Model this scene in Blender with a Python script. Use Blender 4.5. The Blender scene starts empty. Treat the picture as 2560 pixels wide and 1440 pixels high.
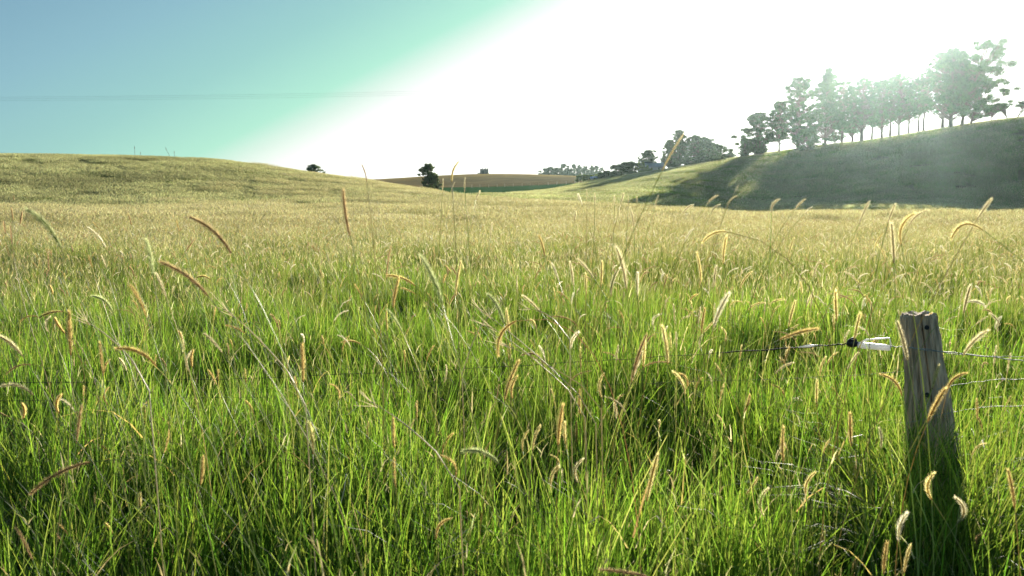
import bpy, math, random
import numpy as np
from mathutils import Vector, Matrix, Euler

random.seed(7)
RNG = np.random.default_rng(7)
R = math.radians

# ------------------------------------------------------------------ scene
S = bpy.context.scene
COL = S.collection
S.render.engine = 'CYCLES'
S.cycles.max_bounces = 8
S.cycles.diffuse_bounces = 4
S.cycles.glossy_bounces = 2
S.cycles.transmission_bounces = 5
S.cycles.transparent_max_bounces = 10
S.cycles.volume_bounces = 0
S.cycles.caustics_reflective = False
S.cycles.caustics_refractive = False
S.cycles.sample_clamp_indirect = 6.0
S.render.film_transparent = False
S.view_settings.view_transform = 'Standard'
S.view_settings.look = 'None'
S.view_settings.gamma = 1.0
S.view_settings.exposure = 1.5

# ------------------------------------------------------------------ camera
FPX, PITCH, CAMZ = 1990.0, math.atan(220 / 1990.0), 1.6
cam = bpy.data.cameras.new('camera')
cam.sensor_width = 36.0
cam.lens = 36.0 * FPX / 2560.0
cam.clip_start = 0.05
cam.clip_end = 6000
cam.dof.use_dof = True
cam.dof.focus_distance = 7.0
cam.dof.aperture_fstop = 6.3
camo = bpy.data.objects.new('camera', cam)
camo.location = (0, 0, CAMZ)
camo.rotation_euler = (math.pi / 2 - PITCH, 0, 0)
COL.objects.link(camo)
S.camera = camo

# ------------------------------------------------------------------ sun and sky
SUN_AZ, SUN_EL = R(25.0), R(11.5)     # azimuth measured from +Y towards +X
sund = Vector((math.sin(SUN_AZ) * math.cos(SUN_EL), math.cos(SUN_AZ) * math.cos(SUN_EL), math.sin(SUN_EL)))
sl = bpy.data.lights.new('sun', 'SUN')
sl.energy = 5.0
sl.angle = R(0.53)
sl.color = (1.0, 0.91, 0.79)
so = bpy.data.objects.new('sun', sl)
so.rotation_euler = (-sund).to_track_quat('-Z', 'Y').to_euler()
so.location = sund * 300
COL.objects.link(so)

world = bpy.data.worlds.new('World')
S.world = world
world.use_nodes = True
wn, wl = world.node_tree.nodes, world.node_tree.links
wn.clear()
wo = wn.new('ShaderNodeOutputWorld')
sky = wn.new('ShaderNodeTexSky')
sky.sky_type = 'NISHITA'
sky.sun_disc = False
sky.sun_elevation = SUN_EL
sky.sun_rotation = SUN_AZ
sky.air_density = 1.0
sky.dust_density = 0.6
bg1 = wn.new('ShaderNodeBackground'); bg1.inputs['Strength'].default_value = 0.05
wl.new(sky.outputs[0], bg1.inputs['Color'])
tc = wn.new('ShaderNodeTexCoord')
nrm = wn.new('ShaderNodeVectorMath'); nrm.operation = 'NORMALIZE'
wl.new(tc.outputs['Generated'], nrm.inputs[0])
dot = wn.new('ShaderNodeVectorMath'); dot.operation = 'DOT_PRODUCT'
wl.new(nrm.outputs[0], dot.inputs[0])
dot.inputs[1].default_value = tuple(sund)
sep = wn.new('ShaderNodeSeparateXYZ'); wl.new(nrm.outputs[0], sep.inputs[0])
def mth(op, a, b=None, c=None):
    n = wn.new('ShaderNodeMath'); n.operation = op
    for i, v in enumerate((a, b, c)):
        if v is None: continue
        if isinstance(v, (int, float)): n.inputs[i].default_value = v
        else: wl.new(v, n.inputs[i])
    return n.outputs[0]
ang = mth('DIVIDE', mth('ARCCOSINE', mth('MINIMUM', dot.outputs['Value'], 0.9999)), math.pi / 2)   # 0 at sun, 1 at 90 degrees
key = mth('ADD', ang, mth('MULTIPLY', mth('MINIMUM', mth('MAXIMUM', sep.outputs['Z'], 0.0), 0.35), 1.3))   # the glow spreads along the horizon
ramp = wn.new('ShaderNodeValToRGB')
wl.new(key, ramp.inputs[0])
def srgb(r, g, b):
    f = lambda c: (c / 255.0) / 12.92 if c / 255.0 <= 0.04045 else (((c / 255.0) + 0.055) / 1.055) ** 2.4
    return (f(r), f(g), f(b))
EXPO = 2 ** 1.5
stops = [(0.0, (1.7, 1.65, 1.5)), (0.45, (1.25, 1.25, 1.22)), (0.52, (1.0, 1.0, 0.99)), (0.55, srgb(222, 243, 232)),
         (0.585, srgb(172, 234, 210)), (0.68, srgb(152, 208, 204)), (0.79, srgb(140, 188, 203)), (0.88, srgb(128, 172, 194)), (1.0, srgb(100, 140, 175))]
el = ramp.color_ramp.elements
while len(el) < len(stops): el.new(0.5)
for e, (p, c) in zip(el, stops):
    e.position = p
    e.color = (c[0] / EXPO, c[1] / EXPO, c[2] / EXPO, 1)
bg2 = wn.new('ShaderNodeBackground'); bg2.inputs['Strength'].default_value = 1.0
SKY_SUB = True
wl.new(ramp.outputs[0], bg2.inputs['Color'])
mx = wn.new('ShaderNodeMixShader'); mx.inputs[0].default_value = 0.93     # clear sky with the pale aureole of low sun
wl.new(bg1.outputs[0], mx.inputs[1]); wl.new(bg2.outputs[0], mx.inputs[2])
wl.new(mx.outputs[0], wo.inputs['Surface'])

# ------------------------------------------------------------------ helpers
def tag(o, label=None, cat=None, group=None, kind=None):
    if label: o['label'] = label
    if cat: o['category'] = cat
    if group: o['group'] = group
    if kind: o['kind'] = kind
    return o

def empty(name, loc, rz=0):
    o = bpy.data.objects.new(name, None)
    o.empty_display_size = 0.2
    o.location = loc
    o.rotation_euler = (0, 0, rz)
    COL.objects.link(o)
    return o

def mesh_np(name, V, F, mats, cols=None, fm=None, smooth=False):
    """V (n,3) array, F (m,4) quads or list of polygons"""
    me = bpy.data.meshes.new(name)
    V = np.asarray(V, dtype=np.float32)
    if isinstance(F, np.ndarray):
        m, k = F.shape
        me.vertices.add(len(V)); me.vertices.foreach_set('co', V.ravel())
        me.loops.add(m * k); me.loops.foreach_set('vertex_index', F.astype(np.int32).ravel())
        me.polygons.add(m)
        me.polygons.foreach_set('loop_start', np.arange(0, m * k, k, dtype=np.int32))
        me.polygons.foreach_set('loop_total', np.full(m, k, dtype=np.int32))
    else:
        me.from_pydata(V.tolist(), [], F)
    for mt in mats: me.materials.append(mt)
    if fm is not None: me.polygons.foreach_set('material_index', np.asarray(fm, dtype=np.int32))
    me.update(calc_edges=True)
    if cols is not None:
        at_ = me.attributes.new('tint', 'FLOAT_COLOR', 'POINT')
        c4 = np.ones((len(V), 4), dtype=np.float32); c4[:, :3] = cols
        at_.data.foreach_set('color', c4.ravel())
    if smooth:
        me.polygons.foreach_set('use_smooth', np.ones(len(me.polygons), dtype=bool))
    me.validate()
    return me

def obj(name, me, parent=None, loc=None):
    o = bpy.data.objects.new(name, me)
    COL.objects.link(o)
    if parent is not None: o.parent = parent
    if loc is not None: o.location = loc
    return o

class MB:
    """collects polygons for one mesh"""
    def __init__(s): s.v = []; s.f = []; s.m = []
    def add(s, vs, fs, mi=0):
        b = len(s.v); s.v.extend([tuple(v) for v in vs])
        for f in fs: s.f.append(tuple(b + i for i in f)); s.m.append(mi)
    def box(s, c, d, rot=None, mi=0):
        c = Vector(c); hx, hy, hz = d[0] / 2, d[1] / 2, d[2] / 2
        vs = [Vector((x, y, z)) for x in (-hx, hx) for y in (-hy, hy) for z in (-hz, hz)]
        if rot is not None: vs = [rot @ v for v in vs]
        s.add([v + c for v in vs], [(0, 1, 3, 2), (4, 6, 7, 5), (0, 4, 5, 1), (2, 3, 7, 6), (0, 2, 6, 4), (1, 5, 7, 3)], mi)
    def tube(s, pts, rad, n=6, caps=True, mi=0):
        pts = [Vector(p) for p in pts]
        if isinstance(rad, (int, float)): rad = [rad] * len(pts)
        rings = []
        up = Vector((0, 0, 1))
        t0 = (pts[1] - pts[0]).normalized()
        a = t0.cross(up)
        if a.length < 0.05: a = t0.cross(Vector((0, 1, 0)))
        a.normalize()
        vs = []
        for i, p in enumerate(pts):
            t = (pts[min(i + 1, len(pts) - 1)] - pts[max(i - 1, 0)])
            if t.length < 1e-9: t = t0
            t = t.normalized()
            a = (a - t * a.dot(t))
            if a.length < 1e-6: a = t.orthogonal()
            a.normalize()
            b = t.cross(a)
            for k in range(n):
                th = 2 * math.pi * k / n
                vs.append(p + (a * math.cos(th) + b * math.sin(th)) * rad[i])
        fs = []
        for i in range(len(pts) - 1):
            for k in range(n):
                fs.append((i * n + k, i * n + (k + 1) % n, (i + 1) * n + (k + 1) % n, (i + 1) * n + k))
        if caps:
            fs.append(tuple(range(n - 1, -1, -1)))
            fs.append(tuple((len(pts) - 1) * n + k for k in range(n)))
        s.add(vs, fs, mi)
    def build(s, name, mats, parent=None, loc=None, smooth=False):
        if not isinstance(mats, (list, tuple)): mats = [mats]
        me = bpy.data.meshes.new(name)
        me.from_pydata(s.v, [], s.f)
        for mt in mats: me.materials.append(mt)
        if len(mats) > 1: me.polygons.foreach_set('material_index', s.m)
        if smooth: me.polygons.foreach_set('use_smooth', [True] * len(me.polygons))
        me.update()
        return obj(name, me, parent, loc)

# ------------------------------------------------------------------ pixel helper: photo pixel + range in metres -> world point
CP, SP = math.cos(PITCH), math.sin(PITCH)
def ray(px, py):
    x, y = (px - 1280) / FPX, -(py - 720) / FPX
    return Vector((x, CP + y * SP, -SP + y * CP))
def at(px, py, r):
    d = ray(px, py)
    k = r / math.hypot(d.x, d.y)
    return Vector((0, 0, CAMZ)) + d * k
def az(px):
    d = ray(px, 500)
    return math.atan2(d.x, d.y)
def proj(p):
    v = Vector(p) - Vector((0, 0, CAMZ))
    zc = v.y * CP - v.z * SP
    yc = v.y * SP + v.z * CP
    if zc <= 0.01: return None
    return 1280 + FPX * v.x / zc, 720 - FPX * yc / zc

# ------------------------------------------------------------------ terrain: land-height profiles along bearings
# knots: near, mid, plateau, crest(left hill / field edge), dip, slope, shoulder, far foot, far ridge, beyond
def zy(px, y, r): return at(px, y, r).z
GH = 0.62
def colk(px, plat, crest, dip, slope, shoulder, foot, ridge):
    ks = [(0, 0.0), (12, 0.0), (30, 0.02)]
    ks.append(plat)
    ks.append((crest[0], zy(px, crest[1], crest[0]) - GH))
    ks.append(dip)
    for k in (slope, shoulder, foot, ridge):
        ks.append((k[0], zy(px, k[1], k[0])))
    ks.append((ridge[0] + 280, ks[-1][1] - 14))
    ks.append((1600, -6.0))
    return az(px), ks
COLS = [
 colk(-900, (66, 0.3), (150, 392), (200, 4), (260, 470), (330, 480), (430, 480), (620, 470)),
 colk(-300, (66, 0.3), (145, 388), (200, 4), (260, 470), (330, 480), (430, 480), (620, 470)),
 colk(0,    (64, 0.3), (140, 391), (200, 4), (260, 470), (330, 480), (430, 480), (620, 470)),
 colk(250,  (64, 0.3), (139, 393), (200, 4), (260, 470), (330, 480), (430, 480), (620, 470)),
 colk(450,  (62, 0.3), (137, 399), (200, 3.5), (260, 470), (330, 480), (430, 480), (620, 468)),
 colk(600,  (62, 0.3), (134, 410), (195, 3), (260, 470), (330, 480), (430, 478), (620, 465)),
 colk(750,  (60, 0.3), (130, 432), (190, 2.5), (240, 475), (320, 480), (430, 475), (620, 458)),
 colk(850,  (58, 0.25), (125, 447), (180, 2), (230, 480), (320, 480), (430, 472), (620, 452)),
 colk(920,  (57, 0.25), (120, 457), (170, 1.6), (210, 482), (320, 480), (430, 470), (620, 450)),
 colk(1000, (56, 0.2), (112, 470), (150, 1.0), (185, 486), (320, 480), (430, 470), (620, 447)),
 colk(1080, (54, 0.15), (104, 483), (135, 0.5), (170, 489), (320, 479), (430, 469), (620, 441)),
 colk(1200, (50, 0.1), (90, 499), (118, -0.4), (158, 492), (300, 487), (425, 468), (620, 436)),
 colk(1300, (46, 0.1), (80, 507), (108, -0.9), (150, 498), (290, 482), (425, 466), (620, 435)),
 colk(1400, (42, 0.08), (74, 513), (100, -1.2), (140, 506), (282, 470), (425, 461), (620, 438)),
 colk(1450, (42, 0.06), (72, 516), (98, -1.2), (135, 511), (275, 462), (425, 458), (620, 440)),
 colk(1500, (42, 0.05), (70, 519), (96, -1.3), (130, 516), (268, 455), (400, 456), (620, 445)),
 colk(1600, (40, 0.05), (66, 529), (92, -1.4), (125, 521), (262, 440), (380, 447), (620, 450)),
 colk(1700, (40, 0.04), (64, 532), (90, -1.5), (125, 522), (260, 424), (380, 432), (620, 450)),
 colk(1850, (40, 0.02), (62, 545), (92, -1.6), (150, 526), (258, 399), (380, 412), (620, 445)),
 colk(2000, (40, 0.02), (62, 545), (95, -1.6), (168, 527), (257, 376), (380, 392), (620, 440)),
 colk(2200, (40, 0.02), (62, 545), (97, -1.6), (172, 512), (256, 350), (380, 370), (620, 430)),
 colk(2400, (40, 0.02), (61, 545), (98, -1.6), (176, 509), (254, 316), (380, 345), (620, 420)),
 colk(2560, (40, 0.02), (60, 545), (98, -1.6), (180, 529), (250, 297), (380, 330), (620, 410)),
 colk(2900, (40, 0.02), (58, 536), (98, -1.6), (176, 504), (246, 280), (380, 320), (620, 400)),
]
THC = np.array([c[0] for c in COLS]); NK = len(COLS[0][1])
RK = np.array([[k[0] for k in c[1]] for c in COLS]); ZK = np.array([[k[1] for k in c[1]] for c in COLS])

def pchip_cols(xs, ys, x):
    """xs, ys: (n,k) knots per column; x: (n,m). Monotone cubic per row."""
    h = np.diff(xs, axis=1); d = np.diff(ys, axis=1) / h
    m = np.zeros_like(ys)
    dl, dr = d[:, :-1], d[:, 1:]
    same = dl * dr > 0
    w1 = 2 * h[:, 1:] + h[:, :-1]; w2 = h[:, 1:] + 2 * h[:, :-1]
    with np.errstate(divide='ignore', invalid='ignore'):
        mm = (w1 + w2) / (w1 / dl + w2 / dr)
    m[:, 1:-1] = np.where(same, mm, 0)
    m[:, -1] = d[:, -1]
    out = np.empty_like(x)
    for i in range(xs.shape[0]):
        xi = np.clip(x[i], xs[i, 0], xs[i, -1])
        j = np.clip(np.searchsorted(xs[i], xi, side='right') - 1, 0, xs.shape[1] - 2)
        t = (xi - xs[i, j]) / h[i, j]
        hh = h[i, j]
        out[i] = ((1 + 2 * t) * (1 - t) ** 2 * ys[i, j] + t * (1 - t) ** 2 * hh * m[i, j]
                  + t * t * (3 - 2 * t) * ys[i, j + 1] + t * t * (t - 1) * hh * m[i, j + 1])
    return out

thfov = np.radians(np.linspace(-50, 50, 501))
thout = np.radians(np.concatenate([np.linspace(50, 310, 105)[1:-1]]))
TH = np.concatenate([thfov, thout])          # -50 .. 310 degrees
RR = np.concatenate([[0.0, 1.0, 3.0], np.geomspace(6, 40, 16), np.linspace(42, 320, 120), np.geomspace(325, 1600, 70)])
def smooth_interp(th, arr):
    # cubic-ish: gaussian-smoothed linear interpolation of column knots
    acc = np.zeros((len(th), NK)); wsum = 0
    for o, w in ((-1.4, .15), (-.7, .2), (0, .3), (.7, .2), (1.4, .15)):
        tt = th + np.radians(o)
        acc += w * np.stack([np.interp(tt, THC, arr[:, k]) for k in range(NK)], 1); wsum += w
    return acc / wsum
ths = np.where(TH > math.pi, TH - 2 * math.pi, TH)
RKi, ZKi = smooth_interp(ths, RK), smooth_interp(ths, ZK)
# behind and beside the view the land calms down
calm = np.clip((np.abs(ths) - R(60)) / R(60), 0, 1)[:, None]
ZKi = ZKi * (1 - 0.8 * calm)
HGT = pchip_cols(RKi, ZKi, np.tile(RR, (len(TH), 1)))
# soft undulation
def undul(x, y, r):
    a = 0.045 * np.sin(x * 0.11 + 1.3) * np.cos(y * 0.09) + 0.015 * np.sin(x * 0.31 + y * 0.23)
    b = 0.30 * np.sin(x * 0.035 + 0.5) * np.sin(y * 0.028 + 1.0)
    return a * np.clip((r - 12) / 25, 0, 1) * np.clip((900 - r) / 300, 0, 1) + b * np.clip((r - 160) / 80, 0, 1) * np.clip((1200 - r) / 300, 0, 1)
XX = np.sin(TH)[:, None] * RR[None]; YY = np.cos(TH)[:, None] * RR[None]
HGT = HGT + undul(XX, YY, RR[None])
def height(x, y):
    x = np.atleast_1d(np.asarray(x, float)); y = np.atleast_1d(np.asarray(y, float))
    r = np.hypot(x, y); th = np.arctan2(x, y)
    th = np.where(th < TH[0], th + 2 * math.pi, th)
    ti = np.interp(th, np.append(TH, TH[0] + 2 * math.pi), np.arange(len(TH) + 1))
    ri = np.interp(r, RR, np.arange(len(RR)))
    i0 = np.floor(ti).astype(int); f = ti - i0; i1 = (i0 + 1) % len(TH); i0 = i0 % len(TH)
    j0 = np.minimum(np.floor(ri).astype(int), len(RR) - 2); g = ri - j0
    return ((HGT[i0, j0] * (1 - f) + HGT[i1, j0] * f) * (1 - g) + (HGT[i0, j0 + 1] * (1 - f) + HGT[i1, j0 + 1] * f) * g)
def hz(x, y): return float(height(x, y)[0])
def ground_at(px, r):
    a = az(px); x, y = math.sin(a) * r, math.cos(a) * r
    return Vector((x, y, hz(x, y)))

# ------------------------------------------------------------------ materials
def newmat(name):
    m = bpy.data.materials.new(name); m.use_nodes = True
    n = m.node_tree.nodes; n.clear()
    return m, n, m.node_tree.links
def node(n, t, **kw):
    x = n.new(t)
    for k, v in kw.items(): setattr(x, k, v)
    return x

def foliage_mat(name, trans=0.45, rough=0.45, spec=0.35, boost=(1.25, 1.15, 0.55), rnd=0.25, wscale=0.35, wamt=0.25, clear=0.0):
    """thin leaf: reflects its own colour, passes light through in a yellower version of it"""
    m, n, l = newmat(name)
    out = node(n, 'ShaderNodeOutputMaterial')
    att = node(n, 'ShaderNodeAttribute', attribute_name='tint')
    geo = node(n, 'ShaderNodeNewGeometry')
    noi = node(n, 'ShaderNodeTexNoise'); noi.inputs['Scale'].default_value = wscale; noi.inputs['Detail'].default_value = 4
    l.new(geo.outputs['Position'], noi.inputs['Vector'])
    oi = node(n, 'ShaderNodeObjectInfo')
    hsv = node(n, 'ShaderNodeHueSaturation')
    mr = node(n, 'ShaderNodeMapRange'); mr.inputs['From Min'].default_value = 0.3; mr.inputs['From Max'].default_value = 0.7
    mr.inputs['To Min'].default_value = 1 - wamt; mr.inputs['To Max'].default_value = 1 + wamt
    l.new(noi.outputs[0], mr.inputs[0])
    mul = node(n, 'ShaderNodeMath', operation='MULTIPLY')
    m2 = node(n, 'ShaderNodeMapRange'); m2.inputs['To Min'].default_value = 1 - rnd / 2; m2.inputs['To Max'].default_value = 1 + rnd / 2
    l.new(oi.outputs['Random'], m2.inputs[0])
    l.new(mr.outputs[0], mul.inputs[0]); l.new(m2.outputs[0], mul.inputs[1])
    l.new(mul.outputs[0], hsv.inputs['Value'])
    l.new(att.outputs['Color'], hsv.inputs['Color'])
    vm = node(n, 'ShaderNodeVectorMath', operation='MULTIPLY'); vm.inputs[1].default_value = boost
    l.new(hsv.outputs[0], vm.inputs[0])
    p = node(n, 'ShaderNodeBsdfPrincipled'); p.inputs['Roughness'].default_value = rough
    p.inputs['Specular IOR Level'].default_value = spec
    l.new(hsv.outputs[0], p.inputs['Base Color'])
    tr = node(n, 'ShaderNodeBsdfTranslucent'); l.new(vm.outputs[0], tr.inputs['Color'])
    mix = node(n, 'ShaderNodeMixShader'); mix.inputs[0].default_value = trans
    l.new(p.outputs[0], mix.inputs[1]); l.new(tr.outputs[0], mix.inputs[2])
    if clear:      # hair-fine bristles let some light straight past
        tp = node(n, 'ShaderNodeBsdfTransparent'); m3 = node(n, 'ShaderNodeMixShader'); m3.inputs[0].default_value = clear
        l.new(mix.outputs[0], m3.inputs[1]); l.new(tp.outputs[0], m3.inputs[2]); mix = m3
    l.new(mix.outputs[0], out.inputs[0])
    return m

M = {}
M['grass'] = foliage_mat('grass_blade', 0.62, 0.48, 0.22, (1.9, 1.85, 1.0), 0.2, 0.5, 0.18)
M['hillgrass'] = foliage_mat('hill_grass_blade', 0.58, 0.7, 0.03, (1.82, 1.95, 1.0), 0.12, 0.09, 0.34)
M['head'] = foliage_mat('seed_bristle', 0.78, 0.6, 0.2, (1.3, 1.3, 1.15), 0.15, 3.0, 0.1, clear=.22)
M['stem'] = foliage_mat('grass_stem', 0.35, 0.4, 0.5, (1.6, 1.5, 1.0), 0.15, 3.0, 0.1)
M['leaf'] = foliage_mat('tree_leaf', 0.35, 0.45, 0.4, (1.5, 1.5, 0.8), 0.2, 0.25, 0.35)

def simple_mat(name, col, rough=0.7, spec=0.3, nscale=8.0, namt=0.25, metal=0.0, bump=0.0, stretch=(1, 1, 1)):
    m, n, l = newmat(name)
    out = node(n, 'ShaderNodeOutputMaterial')
    p = node(n, 'ShaderNodeBsdfPrincipled')
    tcn = node(n, 'ShaderNodeTexCoord'); mp = node(n, 'ShaderNodeMapping'); mp.inputs['Scale'].default_value = stretch
    l.new(tcn.outputs['Object'], mp.inputs[0])
    noi = node(n, 'ShaderNodeTexNoise'); noi.inputs['Scale'].default_value = nscale; noi.inputs['Detail'].default_value = 6
    l.new(mp.outputs[0], noi.inputs['Vector'])
    cr = node(n, 'ShaderNodeValToRGB')
    cr.color_ramp.elements[0].position = 0.3; cr.color_ramp.elements[1].position = 0.7
    cr.color_ramp.elements[0].color = tuple(c * (1 - namt) for c in col) + (1,)
    cr.color_ramp.elements[1].color = tuple(min(1, c * (1 + namt)) for c in col) + (1,)
    l.new(noi.outputs[0], cr.inputs[0]); l.new(cr.outputs[0], p.inputs['Base Color'])
    p.inputs['Roughness'].default_value = rough; p.inputs['Metallic'].default_value = metal
    p.inputs['Specular IOR Level'].default_value = spec
    if bump:
        b = node(n, 'ShaderNodeBump'); b.inputs['Strength'].default_value = bump; b.inputs['Distance'].default_value = 0.02
        l.new(noi.outputs[0], b.inputs['Height']); l.new(b.outputs[0], p.inputs['Normal'])
    l.new(p.outputs[0], out.inputs[0])
    return m
M['bark'] = simple_mat('tree_bark', (0.13, 0.10, 0.075), 0.9, 0.1, 2.0, 0.4, bump=0.4, stretch=(3, 3, 0.6))
M['wood'] = simple_mat('weathered_timber', (0.64, 0.45, 0.29), 0.9, 0.15, 9.0, 0.55, bump=0.9, stretch=(6, 6, 0.35))
M['wire'] = simple_mat('galvanised_wire', (0.42, 0.41, 0.38), 0.65, 0.5, 30, 0.4, metal=0.8)
M['darkwire'] = simple_mat('rusty_wire', (0.05, 0.04, 0.03), 0.7, 0.3, 30, 0.4, metal=0.3)
M['plastic'] = simple_mat('white_plastic', (0.78, 0.78, 0.76), 0.35, 0.5, 30, 0.06)
M['black'] = simple_mat('black_rubber', (0.02, 0.02, 0.022), 0.5, 0.4, 30, 0.2)
M['stone'] = simple_mat('dark_stone', (0.12, 0.12, 0.115), 0.95, 0.1, 1.2, 0.4, bump=0.5)
def plastic_glow(m):
    # thin moulded plastic lets daylight through
    n, l = m.node_tree.nodes, m.node_tree.links
    p = next(x for x in n if x.type == 'BSDF_PRINCIPLED'); o = next(x for x in n if x.type == 'OUTPUT_MATERIAL')
    t = n.new('ShaderNodeBsdfTranslucent'); t.inputs[0].default_value = (.85, .85, .82, 1)
    k = n.new('ShaderNodeMixShader'); k.inputs[0].default_value = .45
    l.new(p.outputs[0], k.inputs[1]); l.new(t.outputs[0], k.inputs[2]); l.new(k.outputs[0], o.inputs[0])
plastic_glow(M['plastic'])
M['weatherboard'] = simple_mat('weatherboard', (0.42, 0.40, 0.38), 0.8, 0.2, 1.5, 0.15)
M['tin'] = simple_mat('corrugated_tin', (0.30, 0.31, 0.33), 0.5, 0.4, 2, 0.2, metal=0.2)
M['bluetin'] = simple_mat('blue_tin', (0.16, 0.22, 0.34), 0.5, 0.4, 2, 0.2)
M['glass'] = simple_mat('dark_glass', (0.03, 0.035, 0.04), 0.1, 0.6, 2, 0.2)

# land cover
def land_mat():
    m, n, l = newmat('land')
    out = node(n, 'ShaderNodeOutputMaterial')
    p = node(n, 'ShaderNodeBsdfPrincipled'); p.inputs['Roughness'].default_value = 0.95; p.inputs['Specular IOR Level'].default_value = 0.0
    att = node(n, 'ShaderNodeAttribute', attribute_name='tint')
    geo = node(n, 'ShaderNodeNewGeometry')
    n1 = node(n, 'ShaderNodeTexNoise'); n1.inputs['Scale'].default_value = 0.06; n1.inputs['Detail'].default_value = 8; n1.inputs['Roughness'].default_value = 0.65
    n2 = node(n, 'ShaderNodeTexNoise'); n2.inputs['Scale'].default_value = 1.5; n2.inputs['Detail'].default_value = 6
    mp = node(n, 'ShaderNodeMapping'); mp.inputs['Scale'].default_value = (0.12, 1, 1)
    l.new(geo.outputs['Position'], n1.inputs['Vector']); l.new(geo.outputs['Position'], mp.inputs[0]); l.new(mp.outputs[0], n2.inputs['Vector'])
    a = node(n, 'ShaderNodeMapRange'); a.inputs['From Min'].default_value = .3; a.inputs['From Max'].default_value = .7; a.inputs['To Min'].default_value = .7; a.inputs['To Max'].default_value = 1.3
    b = node(n, 'ShaderNodeMapRange'); b.inputs['From Min'].default_value = .3; b.inputs['From Max'].default_value = .7; b.inputs['To Min'].default_value = .75; b.inputs['To Max'].default_value = 1.25
    l.new(n1.outputs[0], a.inputs[0]); l.new(n2.outputs[0], b.inputs[0])
    mu = node(n, 'ShaderNodeMath', operation='MULTIPLY'); l.new(a.outputs[0], mu.inputs[0]); l.new(b.outputs[0], mu.inputs[1])
    h = node(n, 'ShaderNodeHueSaturation'); l.new(mu.outputs[0], h.inputs['Value']); l.new(att.outputs['Color'], h.inputs['Color'])
    l.new(h.outputs[0], p.inputs['Base Color'])
    bu = node(n, 'ShaderNodeBump'); bu.inputs['Strength'].default_value = 0.6; bu.inputs['Distance'].default_value = 0.4
    l.new(n2.outputs[0], bu.inputs['Height']); l.new(bu.outputs[0], p.inputs['Normal'])
    l.new(p.outputs[0], out.inputs[0])
    return m
M['land'] = land_mat()

# ------------------------------------------------------------------ ground sheet
nT, nR = len(TH), len(RR)
V = np.stack([XX, YY, HGT], -1).reshape(-1, 3)
ii = np.arange(nT)[:, None]; jj = np.arange(1, nR - 1)[None]
i2 = (ii + 1) % nT
F = np.stack([ii * nR + jj + 0 * ii, ii * nR + jj + 1, i2 * nR + jj + 1, i2 * nR + jj], -1).reshape(-1, 4)
# centre fan as thin quads
Fc = np.stack([np.zeros(nT, int), np.arange(nT) * nR + 1, ((np.arange(nT) + 1) % nT) * nR + 1, np.zeros(nT, int)], -1)
F = F.astype(np.int32)
rad = np.hypot(V[:, 0], V[:, 1]); theta = np.degrees(np.arctan2(V[:, 0], V[:, 1]))
soil = np.array([0.022, 0.026, 0.010]); hillg = np.array([0.065, 0.075, 0.028]); past = np.array([0.02, 0.07, 0.012])
lit_strip = np.array([0.12, 0.21, 0.02]); stub = np.array([0.36, 0.235, 0.07]); brown = np.array([0.20, 0.13, 0.05])
cols = np.tile(soil, (len(V), 1))
def blend(mask, c):
    global cols
    mask = np.clip(mask, 0, 1)[:, None]; cols = cols * (1 - mask) + c * mask
blend((rad - 60) / 60, hillg)
foot_r = np.interp(np.radians(theta), THC, RK[:, 8]); sh_r = np.interp(np.radians(theta), THC, RK[:, 7])
inmid = np.clip((theta + 30) / 3, 0, 1) * np.clip((6.5 - theta) / 2, 0, 1)
blend(inmid * (rad - 190) / 25, past)  # shade over the valley put into the pasture colour
blend(inmid * np.clip(1 - np.abs(rad - (275 + (theta - 1) * 9)) / 22, 0, 1) * 1.6, lit_strip)  # sunlit strip painted into the ground colour
blend((rad - foot_r - 2) / 5, brown)
blend((rad - foot_r - 90) / 60, stub)
meg = mesh_np('ground', V, F, [M['land']], cols=cols, smooth=True)
g = obj('ground', meg); tag(g, kind='structure')
# small centre patch closing the sheet under the camera
mb = MB(); 
mb.add([V[i * nR + 1] for i in range(0, nT)], [tuple(range(nT))][::-1])
# (joined as part of the same sheet)
cme = mesh_np('ground_centre', np.array(mb.v), mb.f, [M['land']], cols=np.tile(soil, (len(mb.v), 1)))
import bmesh
bm = bmesh.new(); bm.from_mesh(meg); bm.from_mesh(cme); bm.to_mesh(meg); bm.free(); bpy.data.meshes.remove(cme)
meg.polygons.foreach_set('use_smooth', [True] * len(meg.polygons))

# ------------------------------------------------------------------ grass tiles
G_GREEN = np.array([[0.092, 0.150, 0.024], [0.066, 0.120, 0.019], [0.118, 0.175, 0.032], [0.040, 0.08, 0.016], [0.14, 0.17, 0.045]])
G_STRAW = np.array([[0.19, 0.176, 0.138], [0.235, 0.220, 0.178], [0.15, 0.138, 0.10], [0.29, 0.285, 0.25]])
G_OLIVE = np.array([[0.115, 0.125, 0.045], [0.14, 0.15, 0.06], [0.085, 0.105, 0.034]])

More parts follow.
